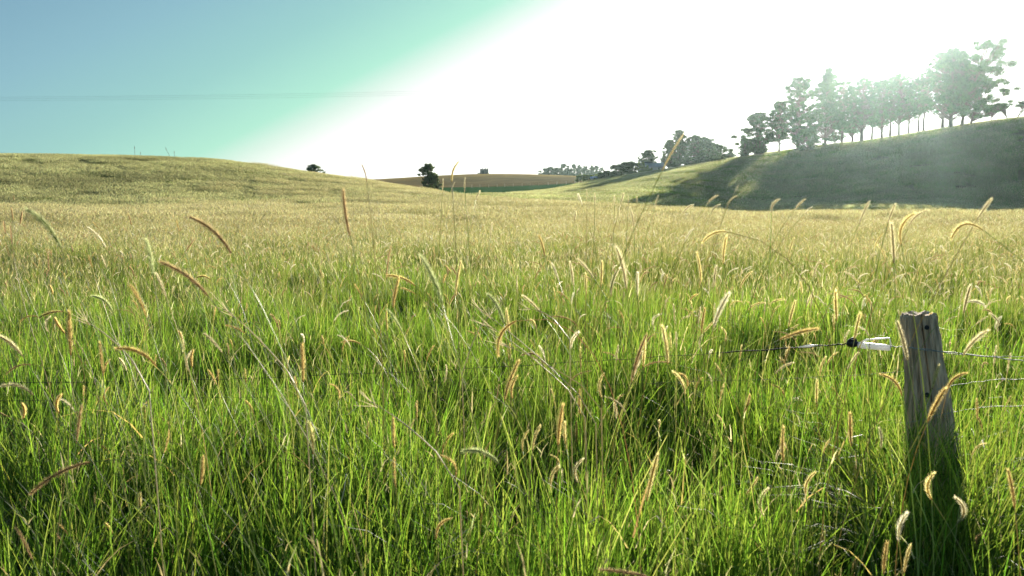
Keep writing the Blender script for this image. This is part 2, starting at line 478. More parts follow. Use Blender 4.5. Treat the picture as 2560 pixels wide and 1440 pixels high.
def ribbons(base, ang, hgt, lean, bend, wid, seg, cols, yaw=None, taper=0.9, wpow=1.0):
    """N curved tapering ribbons. returns V,F,C"""
    N = len(hgt); t = np.linspace(0, 1, seg + 1)[None, :]
    u = lean[:, None] * t + bend[:, None] * t ** 2.2           # horizontal reach fraction
    zf = np.sqrt(np.clip(1 - np.clip(u, 0, 0.97) ** 2 * 0.8, 0.05, 1)) * t
    drop = np.clip(bend[:, None] - 0.55, 0, None) * t ** 4 * 0.9
    zf = zf - drop
    px = base[:, 0, None] + np.cos(ang)[:, None] * u * hgt[:, None]
    py = base[:, 1, None] + np.sin(ang)[:, None] * u * hgt[:, None]
    pz = base[:, 2, None] + zf * hgt[:, None]
    if yaw is None: yaw = RNG.uniform(0, math.pi, N)
    wx, wy = np.cos(yaw)[:, None], np.sin(yaw)[:, None]
    w = wid[:, None] * (1 - taper * t ** (1.6 * wpow)) * 0.5
    L = np.stack([px - wx * w, py - wy * w, pz], -1); Rr = np.stack([px + wx * w, py + wy * w, pz], -1)
    V = np.stack([L, Rr], 2).reshape(N, -1, 3)
    k = np.arange(seg)
    f = np.stack([2 * k, 2 * k + 1, 2 * k + 3, 2 * k + 2], -1)
    F = (f[None] + (np.arange(N) * 2 * (seg + 1))[:, None, None]).reshape(-1, 4)
    C = np.repeat(cols, 2 * (seg + 1), axis=0)
    tip = np.stack([px[:, -1], py[:, -1], pz[:, -1]], -1)
    tdir = tip - np.stack([px[:, -2], py[:, -2], pz[:, -2]], -1)
    return V.reshape(-1, 3), F, C, tip, tdir

def join(parts):
    Vs, Fs, Cs = [], [], []; b = 0
    for V, F, C in parts:
        Vs.append(V); Fs.append(F + b); Cs.append(C); b += len(V)
    return np.concatenate(Vs), np.concatenate(Fs), np.concatenate(Cs)

def pick(pal, n, jit=0.18):
    c = pal[RNG.integers(0, len(pal), n)] * (1 + RNG.normal(0, jit, (n, 1)))
    return np.clip(c * (1 + RNG.normal(0, 0.06, (n, 3))), 0.004, 0.9)

def tile(size, n, hr, wr, seg, straw=0.12, heads=0, headlen=0.07, headw=0.006, hh=(0.6, 0.85), green=G_GREEN, strands=1, tuft=0.0, sidebr=2, bendmax=0.7, culms=0, dead=0, straight=1.0):
    parts = []
    base = np.zeros((n, 3)); base[:, :2] = RNG.uniform(-size / 2, size / 2, (n, 2))
    if tuft > 0:
        nt = max(3, int(size * size * 14)); tc_ = RNG.uniform(-size / 2, size / 2, (nt, 2))
        w = RNG.random(n) < tuft
        base[w, :2] = tc_[RNG.integers(0, nt, w.sum())] + RNG.normal(0, 0.05, (w.sum(), 2))
    hgt = RNG.uniform(hr[0], hr[1], n) * RNG.choice([1, 1, 0.75, 0.6], n)
    ang = RNG.uniform(0, 2 * math.pi, n)
    lean = np.abs(RNG.normal(0.05, 0.12, n)) * straight; bend = RNG.beta(1.2, 3.0, n) * bendmax * 1.6 * straight
    wid = RNG.uniform(wr[0], wr[1], n)
    cols = pick(green, n)
    s = RNG.random(n) < straw
    cols[s] = pick(G_STRAW, s.sum()) * 0.8
    lean[s] += RNG.uniform(0, 0.6, s.sum()); wid[s] *= 0.7
    V, F, C, _, _ = ribbons(base, ang, hgt, lean, bend, wid, seg, cols)
    parts.append((V, F, C))
    if culms:       # smooth upright stalks, paler than the blades
        b2 = np.zeros((culms, 3)); b2[:, :2] = RNG.uniform(-size / 2, size / 2, (culms, 2))
        V, F, C, _, _ = ribbons(b2, RNG.uniform(2.2, 4.0, culms), RNG.uniform(.6, .92, culms), np.abs(RNG.normal(.15, .22, culms)), RNG.uniform(0, .2, culms),
                                np.full(culms, .0045), 5, pick(np.array([[.13, .18, .05], [.17, .20, .075], [.09, .15, .03]]), culms), taper=.6)
        parts.append((V, F, C))
    if dead:        # bleached bent leaves caught among the green
        b2 = np.zeros((dead, 3)); b2[:, :2] = RNG.uniform(-size / 2, size / 2, (dead, 2)); b2[:, 2] = RNG.uniform(.15, .55, dead)
        V, F, C, _, _ = ribbons(b2, RNG.uniform(0, 6.28, dead), RNG.uniform(.08, .26, dead), RNG.uniform(.5, .95, dead), RNG.uniform(0, .9, dead),
                                RNG.uniform(.003, .007, dead), 4, pick(np.array([[.34, .33, .28], [.28, .26, .19], [.24, .18, .10]]), dead), taper=.5)
        parts.append((V, F, C))
    if heads:
        nb = heads
        b2 = np.zeros((nb, 3)); b2[:, :2] = RNG.uniform(-size / 2, size / 2, (nb, 2))
        h2 = RNG.uniform(hh[0], hh[1], nb); a2 = RNG.normal(math.pi, 1.1, nb)
        l2 = np.abs(RNG.normal(0.1, 0.10, nb)); be2 = RNG.uniform(0.0, 0.25, nb)
        c2 = pick(G_STRAW, nb) * np.array([0.78, 0.88, 0.62])
        V, F, C, tip, td = ribbons(b2, a2, h2, l2, be2, np.full(nb, headw * 0.28), max(2, seg - 1), c2, taper=0.3)
        parts.append((V, F, C))
        td = td / np.linalg.norm(td, axis=1, keepdims=True)
        # feathery head: a few short ribbons fanning around the tip
        for q in range(sidebr):
            aa = RNG.uniform(0, 2 * math.pi, nb)
            ln = RNG.uniform(0.7, 1.2, nb) * headlen * (1.0 if q == 0 else 0.6)
            sp = 0.05 if q == 0 else 0.35
            back = tip - td * (headlen * (0.35 if q == 0 else RNG.uniform(0.0, 0.6)))
            V, F, C, _, _ = ribbons(back, a2 if q == 0 else aa, ln, np.abs(td[:, 0]) * 0 + RNG.uniform(0.1, 0.3, nb) + sp, RNG.uniform(0, .4, nb),
                                    np.full(nb, headw), 2, pick(G_STRAW, nb), taper=0.75)
            parts.append((V, F, C))
    return join(parts)

def proto_coll(name, metas, mat):
    c = bpy.data.collections.new(name)
    for i, (V, F, C) in enumerate(metas):
        me = mesh_np(f'{name}_{i:02d}', V, F, [mat], cols=C)
        o = bpy.data.objects.new(f'{name}_{i:02d}', me)
        c.objects.link(o)
    return c

def scatter(name, pts, normals, coll, nvar, scale=(0.9, 1.15), kind='stuff', label=None, cat=None, rotz=None, zs=None, idx=None):
    n = len(pts)
    rot = np.zeros((n, 3), dtype=np.float32)
    rz = RNG.uniform(0, 2 * math.pi, n) if rotz is None else rotz
    for i in range(n):
        q = Vector((0, 0, 1)).rotation_difference(Vector(normals[i])) @ Euler((0, 0, rz[i])).to_quaternion()
        rot[i] = q.to_euler()
    me = bpy.data.meshes.new(name)
    me.vertices.add(n); me.vertices.foreach_set('co', np.asarray(pts, dtype=np.float32).ravel())
    a = me.attributes.new('rot', 'FLOAT_VECTOR', 'POINT'); a.data.foreach_set('vector', rot.ravel())
    sc = RNG.uniform(scale[0], scale[1], (n, 1)) * np.ones((n, 3))
    if zs is not None: sc[:, 2] *= zs
    a = me.attributes.new('scl', 'FLOAT_VECTOR', 'POINT'); a.data.foreach_set('vector', sc.astype(np.float32).ravel())
    a = me.attributes.new('pick', 'INT', 'POINT')
    a.data.foreach_set('value', (RNG.integers(0, nvar, n) if idx is None else idx).astype(np.int32))
    me.update()
    o = obj(name, me)
    ng = bpy.data.node_groups.new(name, 'GeometryNodeTree')
    ng.interface.new_socket(name='Geometry', in_out='INPUT', socket_type='NodeSocketGeometry')
    ng.interface.new_socket(name='Geometry', in_out='OUTPUT', socket_type='NodeSocketGeometry')
    N, L = ng.nodes, ng.links
    gi, go = N.new('NodeGroupInput'), N.new('NodeGroupOutput')
    iop = N.new('GeometryNodeInstanceOnPoints'); ci = N.new('GeometryNodeCollectionInfo')
    ci.inputs['Collection'].default_value = coll
    ci.inputs['Separate Children'].default_value = True; ci.inputs['Reset Children'].default_value = True
    def attr(nm, dt):
        x = N.new('GeometryNodeInputNamedAttribute'); x.data_type = dt; x.inputs['Name'].default_value = nm
        return x.outputs[0]
    e2r = N.new('FunctionNodeEulerToRotation')
    L.new(attr('rot', 'FLOAT_VECTOR'), e2r.inputs[0])
    L.new(gi.outputs[0], iop.inputs['Points']); L.new(ci.outputs[0], iop.inputs['Instance'])
    iop.inputs['Pick Instance'].default_value = True
    L.new(attr('pick', 'INT'), iop.inputs['Instance Index'])
    L.new(e2r.outputs[0], iop.inputs['Rotation']); L.new(attr('scl', 'FLOAT_VECTOR'), iop.inputs['Scale'])
    L.new(iop.outputs[0], go.inputs[0])
    md = o.modifiers.new('scatter', 'NODES'); md.node_group = ng
    tag(o, label, cat, kind=kind)
    return o

def grid_pts(r0, r1, az0, az1, step, jit=0.5, edge=0.16):
    n = int(2 * r1 / step) + 2
    gx, gy = np.meshgrid((np.arange(n) - n / 2) * step, (np.arange(n) - n / 2) * step)
    gx = gx.ravel() + RNG.uniform(-jit, jit, gx.size) * step; gy = gy.ravel() + RNG.uniform(-jit, jit, gy.size) * step
    r = np.hypot(gx, gy); th = np.degrees(np.arctan2(gx, gy))
    rj = r * (1 + RNG.uniform(-edge, edge, r.size))
    k = (rj >= r0) & (rj < r1) & (th > az0) & (th < az1)
    return gx[k], gy[k], r[k], th[k]
def normals_at(x, y, e):
    zx = (height(x + e, y) - height(x - e, y)) / (2 * e); zy_ = (height(x, y + e) - height(x, y - e)) / (2 * e)
    nn = np.stack([-zx, -zy_, np.ones_like(zx)], -1)
    return nn / np.linalg.norm(nn, axis=1, keepdims=True)
def scatter_ring(name, r0, r1, a0, a1, step, coll, nv, e, scale, label, mask=None, zfun=None):
    x, y, r, th = grid_pts(r0, r1, a0, a1, step)
    if mask is not None:
        k = mask(x, y, r, th); x, y, r, th = x[k], y[k], r[k], th[k]
    z = height(x, y)
    zs = None if zfun is None else zfun(x, y, r, th)
    return scatter(name, np.stack([x, y, z], -1), normals_at(x, y, e), coll, nv, scale, 'stuff', label, 'grass', zs=zs)

lump = lambda x, y, s, o: np.sin(x * s + o) * np.cos(y * s * 1.3 + o * 2) + 0.6 * np.sin(x * s * 2.1 - y * s * 1.7 + o)
tn = proto_coll('near_turf', [tile(0.6, 600, (0.30, 0.70), (0.005, 0.0115), 6, 0.06, green=G_GREEN * np.array([1.02, 1.12, 1.0]), heads=6, headlen=0.06, headw=0.004, hh=(0.55, 0.85), tuft=0.65, culms=14, dead=8, straight=.6) for _ in range(9)], M['grass'])
scatter_ring('foreground_grass', 0.25, 9.2, -75, 75, 0.47, tn, 9, 0.5, (0.9, 1.15), 'long bright green blades of the foreground meadow',
             zfun=lambda x, y, r, th: np.clip(0.94 + 0.2 * lump(x, y, 1.7, 0.7), 0.55, 1.3))
def midtiles(nm, heads, wr, n=5): return proto_coll(nm, [tile(1.2, 1150, (0.40, 0.66), wr, 4, 0.08, heads=heads, headlen=0.075, headw=0.0068, hh=(0.56, 0.88), tuft=0.5, dead=20) for _ in range(n)], M['grass'])
mz = lambda x, y, r, th: np.clip(0.95 + 0.13 * lump(x, y, 0.7, 1.7), 0.65, 1.3)
ml = 'green meadow grass %s straw seed heads'
scatter_ring('meadow_grass', 8.5, 15, -58, 58, 0.95, midtiles('middle_turf', 55, (.0055, .0105)), 5, 0.8, (0.92, 1.12), ml % 'with a few', zfun=mz)
scatter_ring('meadow_grass', 15, 25, -58, 58, 0.95, midtiles('straw_turf', 150, (.006, .011)), 5, 0.8, (0.92, 1.12), ml % 'mixed with', zfun=mz)
scatter_ring('meadow_grass', 25, 38, -58, 58, 1.0, midtiles('pale_turf', 290, (.007, .012)), 5, 0.8, (0.92, 1.12), ml % 'thick with', zfun=mz)
tf = proto_coll('far_turf', [tile(3.2, 2300, (0.40, 0.64), (0.012, 0.024), 3, 0.15, heads=2000, headlen=0.10, headw=0.014, hh=(0.52, 0.98), green=np.concatenate([G_GREEN, G_OLIVE]), sidebr=2) for _ in range(6)], M['grass'])
scatter_ring('crest_grass', 36, 122, -50, 50, 2.3, tf, 6, 1.5, (0.92, 1.1), 'pale straw topped grass at the far edge of the meadow', zfun=lambda x, y, r, th: np.clip(1 + .10 * lump(x, y, .5, .3) + .1 * lump(x, y, 1.9, 1.3), .7, 1.4),
             mask=lambda x, y, r, th: ((th > 4) & (r < 82)) | (r < 66 + RNG.uniform(-8, 8, len(r))) | ((th > -14 + RNG.uniform(-7, 7, len(r))) & (th <= 4)))
th_ = proto_coll('slope_turf', [tile(4.2, 2600, (0.45, 0.75), (0.02, 0.04), 3, 0.18, heads=1600, headlen=0.14, headw=0.022, hh=(0.62, 0.9), green=np.concatenate([G_OLIVE, G_OLIVE, G_GREEN, G_GREEN]) * 1.05, sidebr=2) for _ in range(6)], M['hillgrass'])
tg = proto_coll('green_turf', [tile(4.0, 3800, (0.40, 0.70), (0.02, 0.035), 3, 0.06, heads=250, headlen=0.12, headw=0.02, hh=(0.6, 0.8), green=np.concatenate([G_GREEN * .8, G_OLIVE * .8]), sidebr=1) for _ in range(4)], M['hillgrass'])
scatter_ring('hill_foot_grass', 66, 112, -50, -9, 2.8, tg, 4, 2.0, (0.9, 1.1), 'darker green band of grass along the foot of the left hill',
             mask=lambda x, y, r, th: RNG.random(len(r)) < np.clip(1.2 - np.abs(r - 84) / 20 + .5 * lump(x, y, .12, .4), 0, 1))
scatter_ring('left_hill_grass', 58, 158, -50, -8, 3.0, th_, 6, 2.0, (0.9, 1.12), 'olive and straw long grass covering the rounded left hill', zfun=lambda x, y, r, th: np.clip(.95 + .03 * lump(x, y, .21, .9) + .05 * lump(x, y, .63, 2.1), .6, 1.4), mask=lambda x, y, r, th: (th < -4) | (r > 80))
tv = proto_coll('distant_turf', [tile(8, 4200, (0.5, 0.9), (0.06, 0.11), 2, 0.18, heads=700, headlen=0.2, headw=0.06, hh=(0.7, 1.0), green=np.concatenate([G_GREEN * 0.75, G_GREEN * .9]) * np.array([.8, 1.05, 1.25]), sidebr=1, bendmax=0.5) for _ in range(5)], M['hillgrass'])  # greens darkened, the slope's shade put into the grass colour
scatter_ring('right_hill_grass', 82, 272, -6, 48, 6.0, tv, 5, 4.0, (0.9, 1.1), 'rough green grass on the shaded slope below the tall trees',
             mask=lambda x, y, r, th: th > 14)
tl = proto_coll('slope_grass', [tile(7, 4600, (0.4, 0.8), (0.05, 0.09), 2, 0.10, heads=900, headlen=0.18, headw=0.045, hh=(0.6, 0.9), green=np.concatenate([G_OLIVE, G_GREEN, G_GREEN * .8]) * np.array([1.05, 1.3, .8]), sidebr=1, bendmax=0.5) for _ in range(4)], M['hillgrass'])  # sunlit version of the slope grass, light put into its colour
scatter_ring('spur_grass', 82, 268, -6, 14, 5.0, tl, 4, 4.0, (0.85, 1.1), 'rough grass tinted sunlit yellow green on the spur below the farmhouse',
             mask=lambda x, y, r, th: (th > 6) | (r < 190 + 12 * (th)))

# ------------------------------------------------------------------ trees
def leaf_cloud(centres, radii, nper, size, flat=0.7, pal=None):
    pal = np.array([[0.034, 0.066, 0.024], [0.048, 0.082, 0.028], [0.030, 0.058, 0.022], [0.060, 0.095, 0.035]]) if pal is None else pal
    Vs = []; Cs = []
    for c, r, n in zip(centres, radii, nper):
        d = RNG.normal(0, 1, (n, 3)); d /= np.linalg.norm(d, axis=1, keepdims=True)
        rr = RNG.random((n, 1)) ** 0.5 * (1 + RNG.normal(0, .12, (n, 1)))
        p = np.array(c) + d * rr * r * np.array([1, 1, flat])
        a = RNG.normal(0, 1, (n, 3)); a /= np.linalg.norm(a, axis=1, keepdims=True)
        b = np.cross(a, RNG.normal(0, 1, (n, 3))); b /= np.linalg.norm(b, axis=1, keepdims=True)
        s = size * RNG.uniform(0.6, 1.4, (n, 1))
        q = np.stack([p - a * s, p + b * s * 0.45, p + a * s, p - b * s * 0.45], 1)
        Vs.append(q.reshape(-1, 3))
        col = pal[RNG.integers(0, len(pal), n)] * (1 + RNG.normal(0, .2, (n, 1)))
        Cs.append(np.repeat(np.clip(col, .01, .5), 4, 0))
    V = np.concatenate(Vs); C = np.concatenate(Cs)
    F = np.arange(len(V)).reshape(-1, 4)
    return V, F, C

def tree(px, top, r, hw, base_frac, shape='round', dens=1.0, label='', group=None, trunk_w=None, lean=0.0, name='tree', cat='tree', pal=None, clump=None, leaf=None, basepx=None, sink=0.3, nclump=None):
    """px: bearing of the trunk foot, top: photo row its top reaches, r: distance; hw half width of crown in photo pixels"""
    foot = ground_at(px if basepx is None else basepx, r)
    foot.z -= sink
    topz = at(px, top, r).z
    H = topz - foot.z
    W = hw / FPX * r * (1.15 if dens < 1.35 else 1.0)
    e = empty(name, foot); tag(e, label, cat, group)
    cb = H * base_frac
    CH = H - cb
    tr_r = trunk_w if trunk_w else max(0.14, H * 0.020)
    mb = MB()
    # trunk
    k = 8; pts = []; rads = []
    wob = RNG.normal(0, 0.012 * H, (k, 2)); wob[0] = 0
    toph = H * (0.88 if shape != 'umbrella' else 0.86)
    for i in range(k):
        f = i / (k - 1)
        pts.append(Vector((lean * W * f ** 1.5 + wob[i, 0] * f, wob[i, 1] * f, toph * f)))
        rads.append(tr_r * (1.25 if i == 0 else 1) * (1 - 0.82 * f))
    mb.tube(pts, rads, 7)
    def trunk_at(z):
        f = min(max(z / toph, 0), 1) * (k - 1); i = min(int(f), k - 2); return pts[i].lerp(pts[i + 1], f - i)
    if clump is None and dens < 1.35: clump = .125
    crm = min((clump if clump else 0.24) * W, CH * .3)
    if nclump is None: nclump = int(min(300, max(14, 1.2 * dens * W * CH / max(crm, .35) ** 2)))
    ph1, ph2 = RNG.uniform(0, 6.28, 2)
    cs = []; rs = []
    tries = 0
    while len(cs) < nclump and tries < 4000:
        tries += 1
        f = RNG.random()
        z = cb + CH * f
        if shape == 'round': env = math.sqrt(max(0, 1 - (2 * f - 0.95) ** 2)) 
        elif shape == 'cone': env = (1 - f) ** 0.75 * 0.95 + 0.08
        elif shape == 'umbrella': env = 0.35 + 0.65 * f if f < 0.9 else 0.8
        elif shape == 'tall': env = 0.55 + 0.45 * math.sin(math.pi * min(1, f * 0.9 + 0.15)) if f < .95 else 0.4
        elif shape == 'open': env = 0.35 + 0.65 * math.sin(math.pi * (f * 0.8 + 0.1))
        elif shape == 'dome': env = 1 - f ** 1.6
        else: env = 1
        a = RNG.uniform(0, 2 * math.pi); q = math.sqrt(RNG.random())
        c0 = trunk_at(z)
        env *= 1 + .28 * math.sin(3 * a + ph1 + 5 * f) + .2 * math.sin(11 * f + ph2)
        cr = (clump if clump else 0.24) * W * RNG.uniform(0.7, 1.35)
        cr = max(0.35, min(cr, CH * 0.3))
        q *= max(0.0, env * W - cr * 0.7)
        if shape == 'umbrella' and f < 0.45: continue
        c = (c0.x + math.cos(a) * q, c0.y + math.sin(a) * q, min(z, H - cr * 0.7))
        if cs:
            dm = min((Vector(c) - Vector(p)).length / (cr + rr_) for p, rr_ in zip(cs, rs))
            if dm < 0.34 and RNG.random() < 0.8: continue
        cs.append(c); rs.append(cr)
    for c, cr in zip(cs, rs):
        c = Vector(c)
        s = trunk_at(max(cb * 0.55, c.z - (0.35 + 0.5 * RNG.random()) * math.hypot(c.x, c.y) - 0.3))
        mid = s.lerp(c, 0.5) + Vector((RNG.normal(0, .1), RNG.normal(0, .1), -0.05)) * cr
        br = max(0.07 if r > 150 else 0.04, tr_r * 0.30)
        mb.tube([s, mid, c], [br, br * 0.7, br * 0.35], 4, caps=False)
        for _ in range(3):
            d = Vector(RNG.normal(0, 1, 3)).normalized() * cr * 0.8; d.z = abs(d.z) * 0.6
            st = mid.lerp(c, 0.4 + 0.5 * RNG.random())
            mb.tube([st, st.lerp(c + d, .5) + Vector((0, 0, cr * .1)), c + d], [br * 0.4, br * 0.25, br * 0.1], 3, caps=False)
    mb.build('trunk', M['bark'], e, smooth=True)
    lsz = leaf if leaf else max(0.16, 0.21 * r / 260.0)
    nper = [int(max(30, 80 * min(max(dens, .8), 1.3) * (cr / (lsz * 2.9)) ** 2)) for cr in rs]
    V, F, C = leaf_cloud(cs, rs, nper, lsz, 0.62, pal)
    obj('crown', mesh_np('crown', V, F, [M['leaf']], cols=C), e)
    return e

RID = 256
GT = 'tall trees along the crest of the right hill'
big = [
 (1858, 345, 252, 16, .12, 'round', 1.3, 'low dark rounded tree at the left end of the hilltop trees', {}),
 (1893, 281, 254, 42, .10, 'round', 1.3, 'broad round headed tree, second from the left on the hill crest', {}),
 (1943, 254, 255, 26, .28, 'open', 1.1, 'slim bare stemmed tree behind the broad round headed one', {}),
 (1990, 192, 258, 38, .14, 'tall', 1.0, 'tall tree with wispy layered top above the dark bush', {}),
 (2012, 322, 246, 34, .02, 'round', 1.2, 'dense low bush at the foot of the wispy layered tree', {}),
 (2056, 170, 254, 46, .22, 'cone', 1.0, 'tall pointed tree with a straight trunk, left of the bright gap', {}),
 (2098, 205, 262, 30, .25, 'open', .7, 'open crowned tree just right of the tall pointed one', {}),
 (2080, 300, 268, 30, .25, 'round', .7, 'low scrubby tree right of the pointed tree trunk', {}),
 (2124, 218, 256, 26, .22, 'tall', .9, 'narrow leafy tree left of the thick dark trunk', {}),
 (2146, 196, 255, 30, .28, 'tall', .8, 'tree on a thick dark trunk below the sun glare', {'trunk_w': .55}),
 (2172, 205, 262, 24, .30, 'open', .8, 'thin tree right of the thick dark trunk', {}),
 (2196, 200, 254, 24, .25, 'tall', .9, 'leafy tree in the middle of the glare', {}),
 (2217, 192, 259, 22, .35, 'open', .7, 'thin stemmed tree just right of the glare middle', {}),
 (2238, 186, 254, 28, .28, 'tall', .9, 'tree with two low side boughs under the glare', {}),
 (2262, 205, 263, 22, .35, 'open', .7, 'slender tree left of the gap with twin bare stems', {}),
 (2286, 196, 256, 26, .38, 'open', .8, 'left one of the twin bare stemmed trees', {}),
 (2299, 180, 257, 24, .42, 'open', .8, 'right one of the twin bare stemmed trees', {}),
 (2345, 130, 254, 42, .26, 'tall', .9, 'bulky leafy tree left of the tallest trunks', {'trunk_w': .45}),
 (2365, 122, 252, 36, .22, 'tall', 1.2, 'thickest dark tree, its trunk left of the clean pale one', {'trunk_w': .62}),
 (2391, 104, 250, 56, .50, 'open', .42, 'tallest tree with a sparse spreading top reaching right', {'trunk_w': .42, 'lean': .70, 'clump': .15, 'nclump': 60}),
 (2395, 150, 256, 34, .30, 'tall', .95, 'dense leafy tree directly behind the clean tall trunk', {}),
 (2414, 196, 249, 50, .22, 'round', .9, 'spreading tree leaning right at the right end of the tall group', {'lean': .5}),
 (2466, 262, 251, 26, .30, 'umbrella', .9, 'low flat topped tree beside the tall group', {}),
 (2508, 258, 247, 16, .45, 'umbrella', .9, 'small left leaning umbrella shaped tree on the crest', {'lean': -.9}),
 (2526, 254, 246, 18, .55, 'umbrella', .9, 'small right leaning umbrella shaped tree at the frame edge', {'lean': .9}),
]
for px, top, r, hw, bf, sh, de, lab, kw in big:
    tree(px, top, r, hw, bf, sh, de, lab, GT, name='hill_tree', **kw)

GM = 'trees and bushes around the farmhouse'
mid = [
 (1620, 375, 275, 22, .40, 'round', 1.3, 'neat round tree rising above the farmhouse bushes', {'trunk_w': .25}),
 (1655, 402, 285, 8, .3, 'tall', 1.2, 'small slender tree right of the farmhouse', {}),
 (1640, 412, 290, 14, .2, 'round', 1.0, 'low scrub tree behind the farmhouse roof', {}),
 (1695, 325, 278, 28, .18, 'round', 1.6, 'tall oval tree, highest of the farmhouse trees', {'clump': .17, 'trunk_w': .35}),
 (1733, 338, 285, 26, .15, 'tall', 1.6, 'dark irregular tree right of the tall oval one', {'clump': .17}),
 (1758, 342, 290, 30, .15, 'round', 1.6, 'rounded tree in the middle of the farmhouse group', {'clump': .17}),
 (1795, 362, 282, 28, .12, 'open', 1.0, 'loose open tree sloping down to the hill saddle', {'clump': .17}),
 (1672, 350, 282, 20, .15, 'round', 1.7, 'added shadow casting tree at the left shoulder of the tall oval one', {'clump': .17}),  # extra tree added to lengthen the shadow on the spur
 (1778, 356, 294, 26, .12, 'round', 1.6, 'added shadow casting tree behind the loose open one', {'clump': .17}),  # also added, thickens the shadow this group casts downhill
 (1822, 380, 276, 16, .05, 'round', 1.2, 'small dark bush tree at the right end of the group', {}),
 (1730, 392, 262, 34, .02, 'round', 1.6, 'dense dark hedge bush beneath the tall oval tree', {}),
 (1775, 388, 260, 40, .02, 'round', 1.6, 'long dark hedge bush running up to the saddle', {}),
 (1700, 402, 266, 24, .02, 'round', 1.5, 'dark bush right of the farmhouse wall', {}),
 (1800, 395, 258, 30, .02, 'round', 1.6, 'low dark hedge bush nearest to the saddle', {}),
 (1520, 426, 262, 22, .02, 'round', 1.7, 'low dark bush at the left end of the farmhouse bushes', {}),
 (1545, 410, 266, 28, .02, 'round', 1.7, 'broad dark bush left of the tallest farmhouse bush', {}),
 (1575, 403, 268, 28, .02, 'round', 1.7, 'tallest dark bush left of the farmhouse', {}),
 (1604, 405, 266, 18, .10, 'round', 1.4, 'sunlit yellow green bush against the farmhouse', {'pal': np.array([[.12, .17, .03], [.16, .2, .04]])}),
 (1500, 436, 262, 14, .02, 'round', 1.4, 'small bush beside the sapling row', {}),
]
for px, top, r, hw, bf, sh, de, lab, kw in mid:
    tree(px, top, r, hw, bf, sh, de, lab, GM, name='bush' if bf < .08 else 'tree', cat='bush' if bf < .08 else 'tree', **kw)

for i, (px, top) in enumerate([(1444, 437), (1451, 434), (1458, 435), (1464, 437), (1470, 436), (1478, 437), (1489, 435), (1497, 434), (1503, 435)]):
    words = ['leftmost', 'second from left', 'third from left', 'fourth from left', 'middle', 'sixth from left', 'third from right', 'second from right', 'rightmost'][i]
    tree(px, top, 300, 5.5, .35, 'tall', 1.3, words + ' of the sunlit saplings in a row by the stubble hill', 'row of young saplings', trunk_w=.09,
         name='sapling', cat='sapling', pal=np.array([[.12, .17, .03], [.15, .2, .04], [.09, .13, .03]]), leaf=.22, nclump=9, clump=.55)

tree(1073, 408, 172, 26, .03, 'tall', 2.0, 'lone dark leafy tree standing behind the grass hill', None, pal=np.array([[.075, .12, .04], [.10, .14, .05]]), name='tree', trunk_w=.3, nclump=75, clump=.22, leaf=.17, sink=.1)
tree(1092, 436, 168, 14, .03, 'round', 1.8, 'shorter bush growing against the lone dark tree', None, pal=np.array([[.075, .12, .04], [.10, .14, .05]]), name='bush', cat='bush', trunk_w=.15, nclump=30, clump=.3, leaf=.17, sink=.1)
tree(785, 410, 205, 38, .50, 'dome', .8, 'bare branched dome shaped tree peeping over the left hill', None, name='tree', nclump=75, clump=.11, leaf=.13, trunk_w=.3, pal=np.array([[.10, .14, .09], [.12, .165, .10]]))

rngw = np.random.default_rng(3)
for i, (px, top, hw, wd) in enumerate([(1362, 420, 12, 'leftmost, lowest'), (1376, 417, 10, 'second'), (1392, 419, 12, 'third'), (1407, 409, 9, 'fourth and taller'), (1420, 414, 10, 'fifth'),
                    (1434, 410, 10, 'sixth'), (1448, 411, 8, 'seventh'), (1462, 415, 10, 'eighth'), (1477, 412, 9, 'ninth'), (1490, 414, 10, 'tenth'), (1503, 418, 9, 'rightmost')]):
    tree(px, top, 660 + rngw.uniform(-15, 15), hw * 1.25, .12, 'tall' if i % 2 else 'round', 1.8, wd + ' tree of the distant wood behind the stubble hill' + (' from the left' if wd in ('second','third','fourth and taller','fifth','sixth','seventh','eighth','ninth','tenth') else ''), 'distant wood on the skyline',
         name='distant_tree', nclump=34, clump=.30, leaf=.7, sink=4, pal=np.array([[.05, .075, .05], [.06, .085, .055]]))
for i, (px, top, hw, lab) in enumerate([(1380, 430, 22, 'low scrub under the left part of the distant wood'), (1420, 431, 24, 'low scrub under the middle of the distant wood'), (1465, 431, 24, 'low scrub under the right part of the distant wood'), (1495, 432, 18, 'scrub at the right end of the distant wood')]):
    tree(px, top, 635, hw, .02, 'round', 1.6, lab, 'distant wood on the skyline', name='scrub', cat='bush', nclump=16, clump=.3, leaf=.8, sink=4, pal=np.array([[.05, .075, .045], [.06, .085, .05]]))

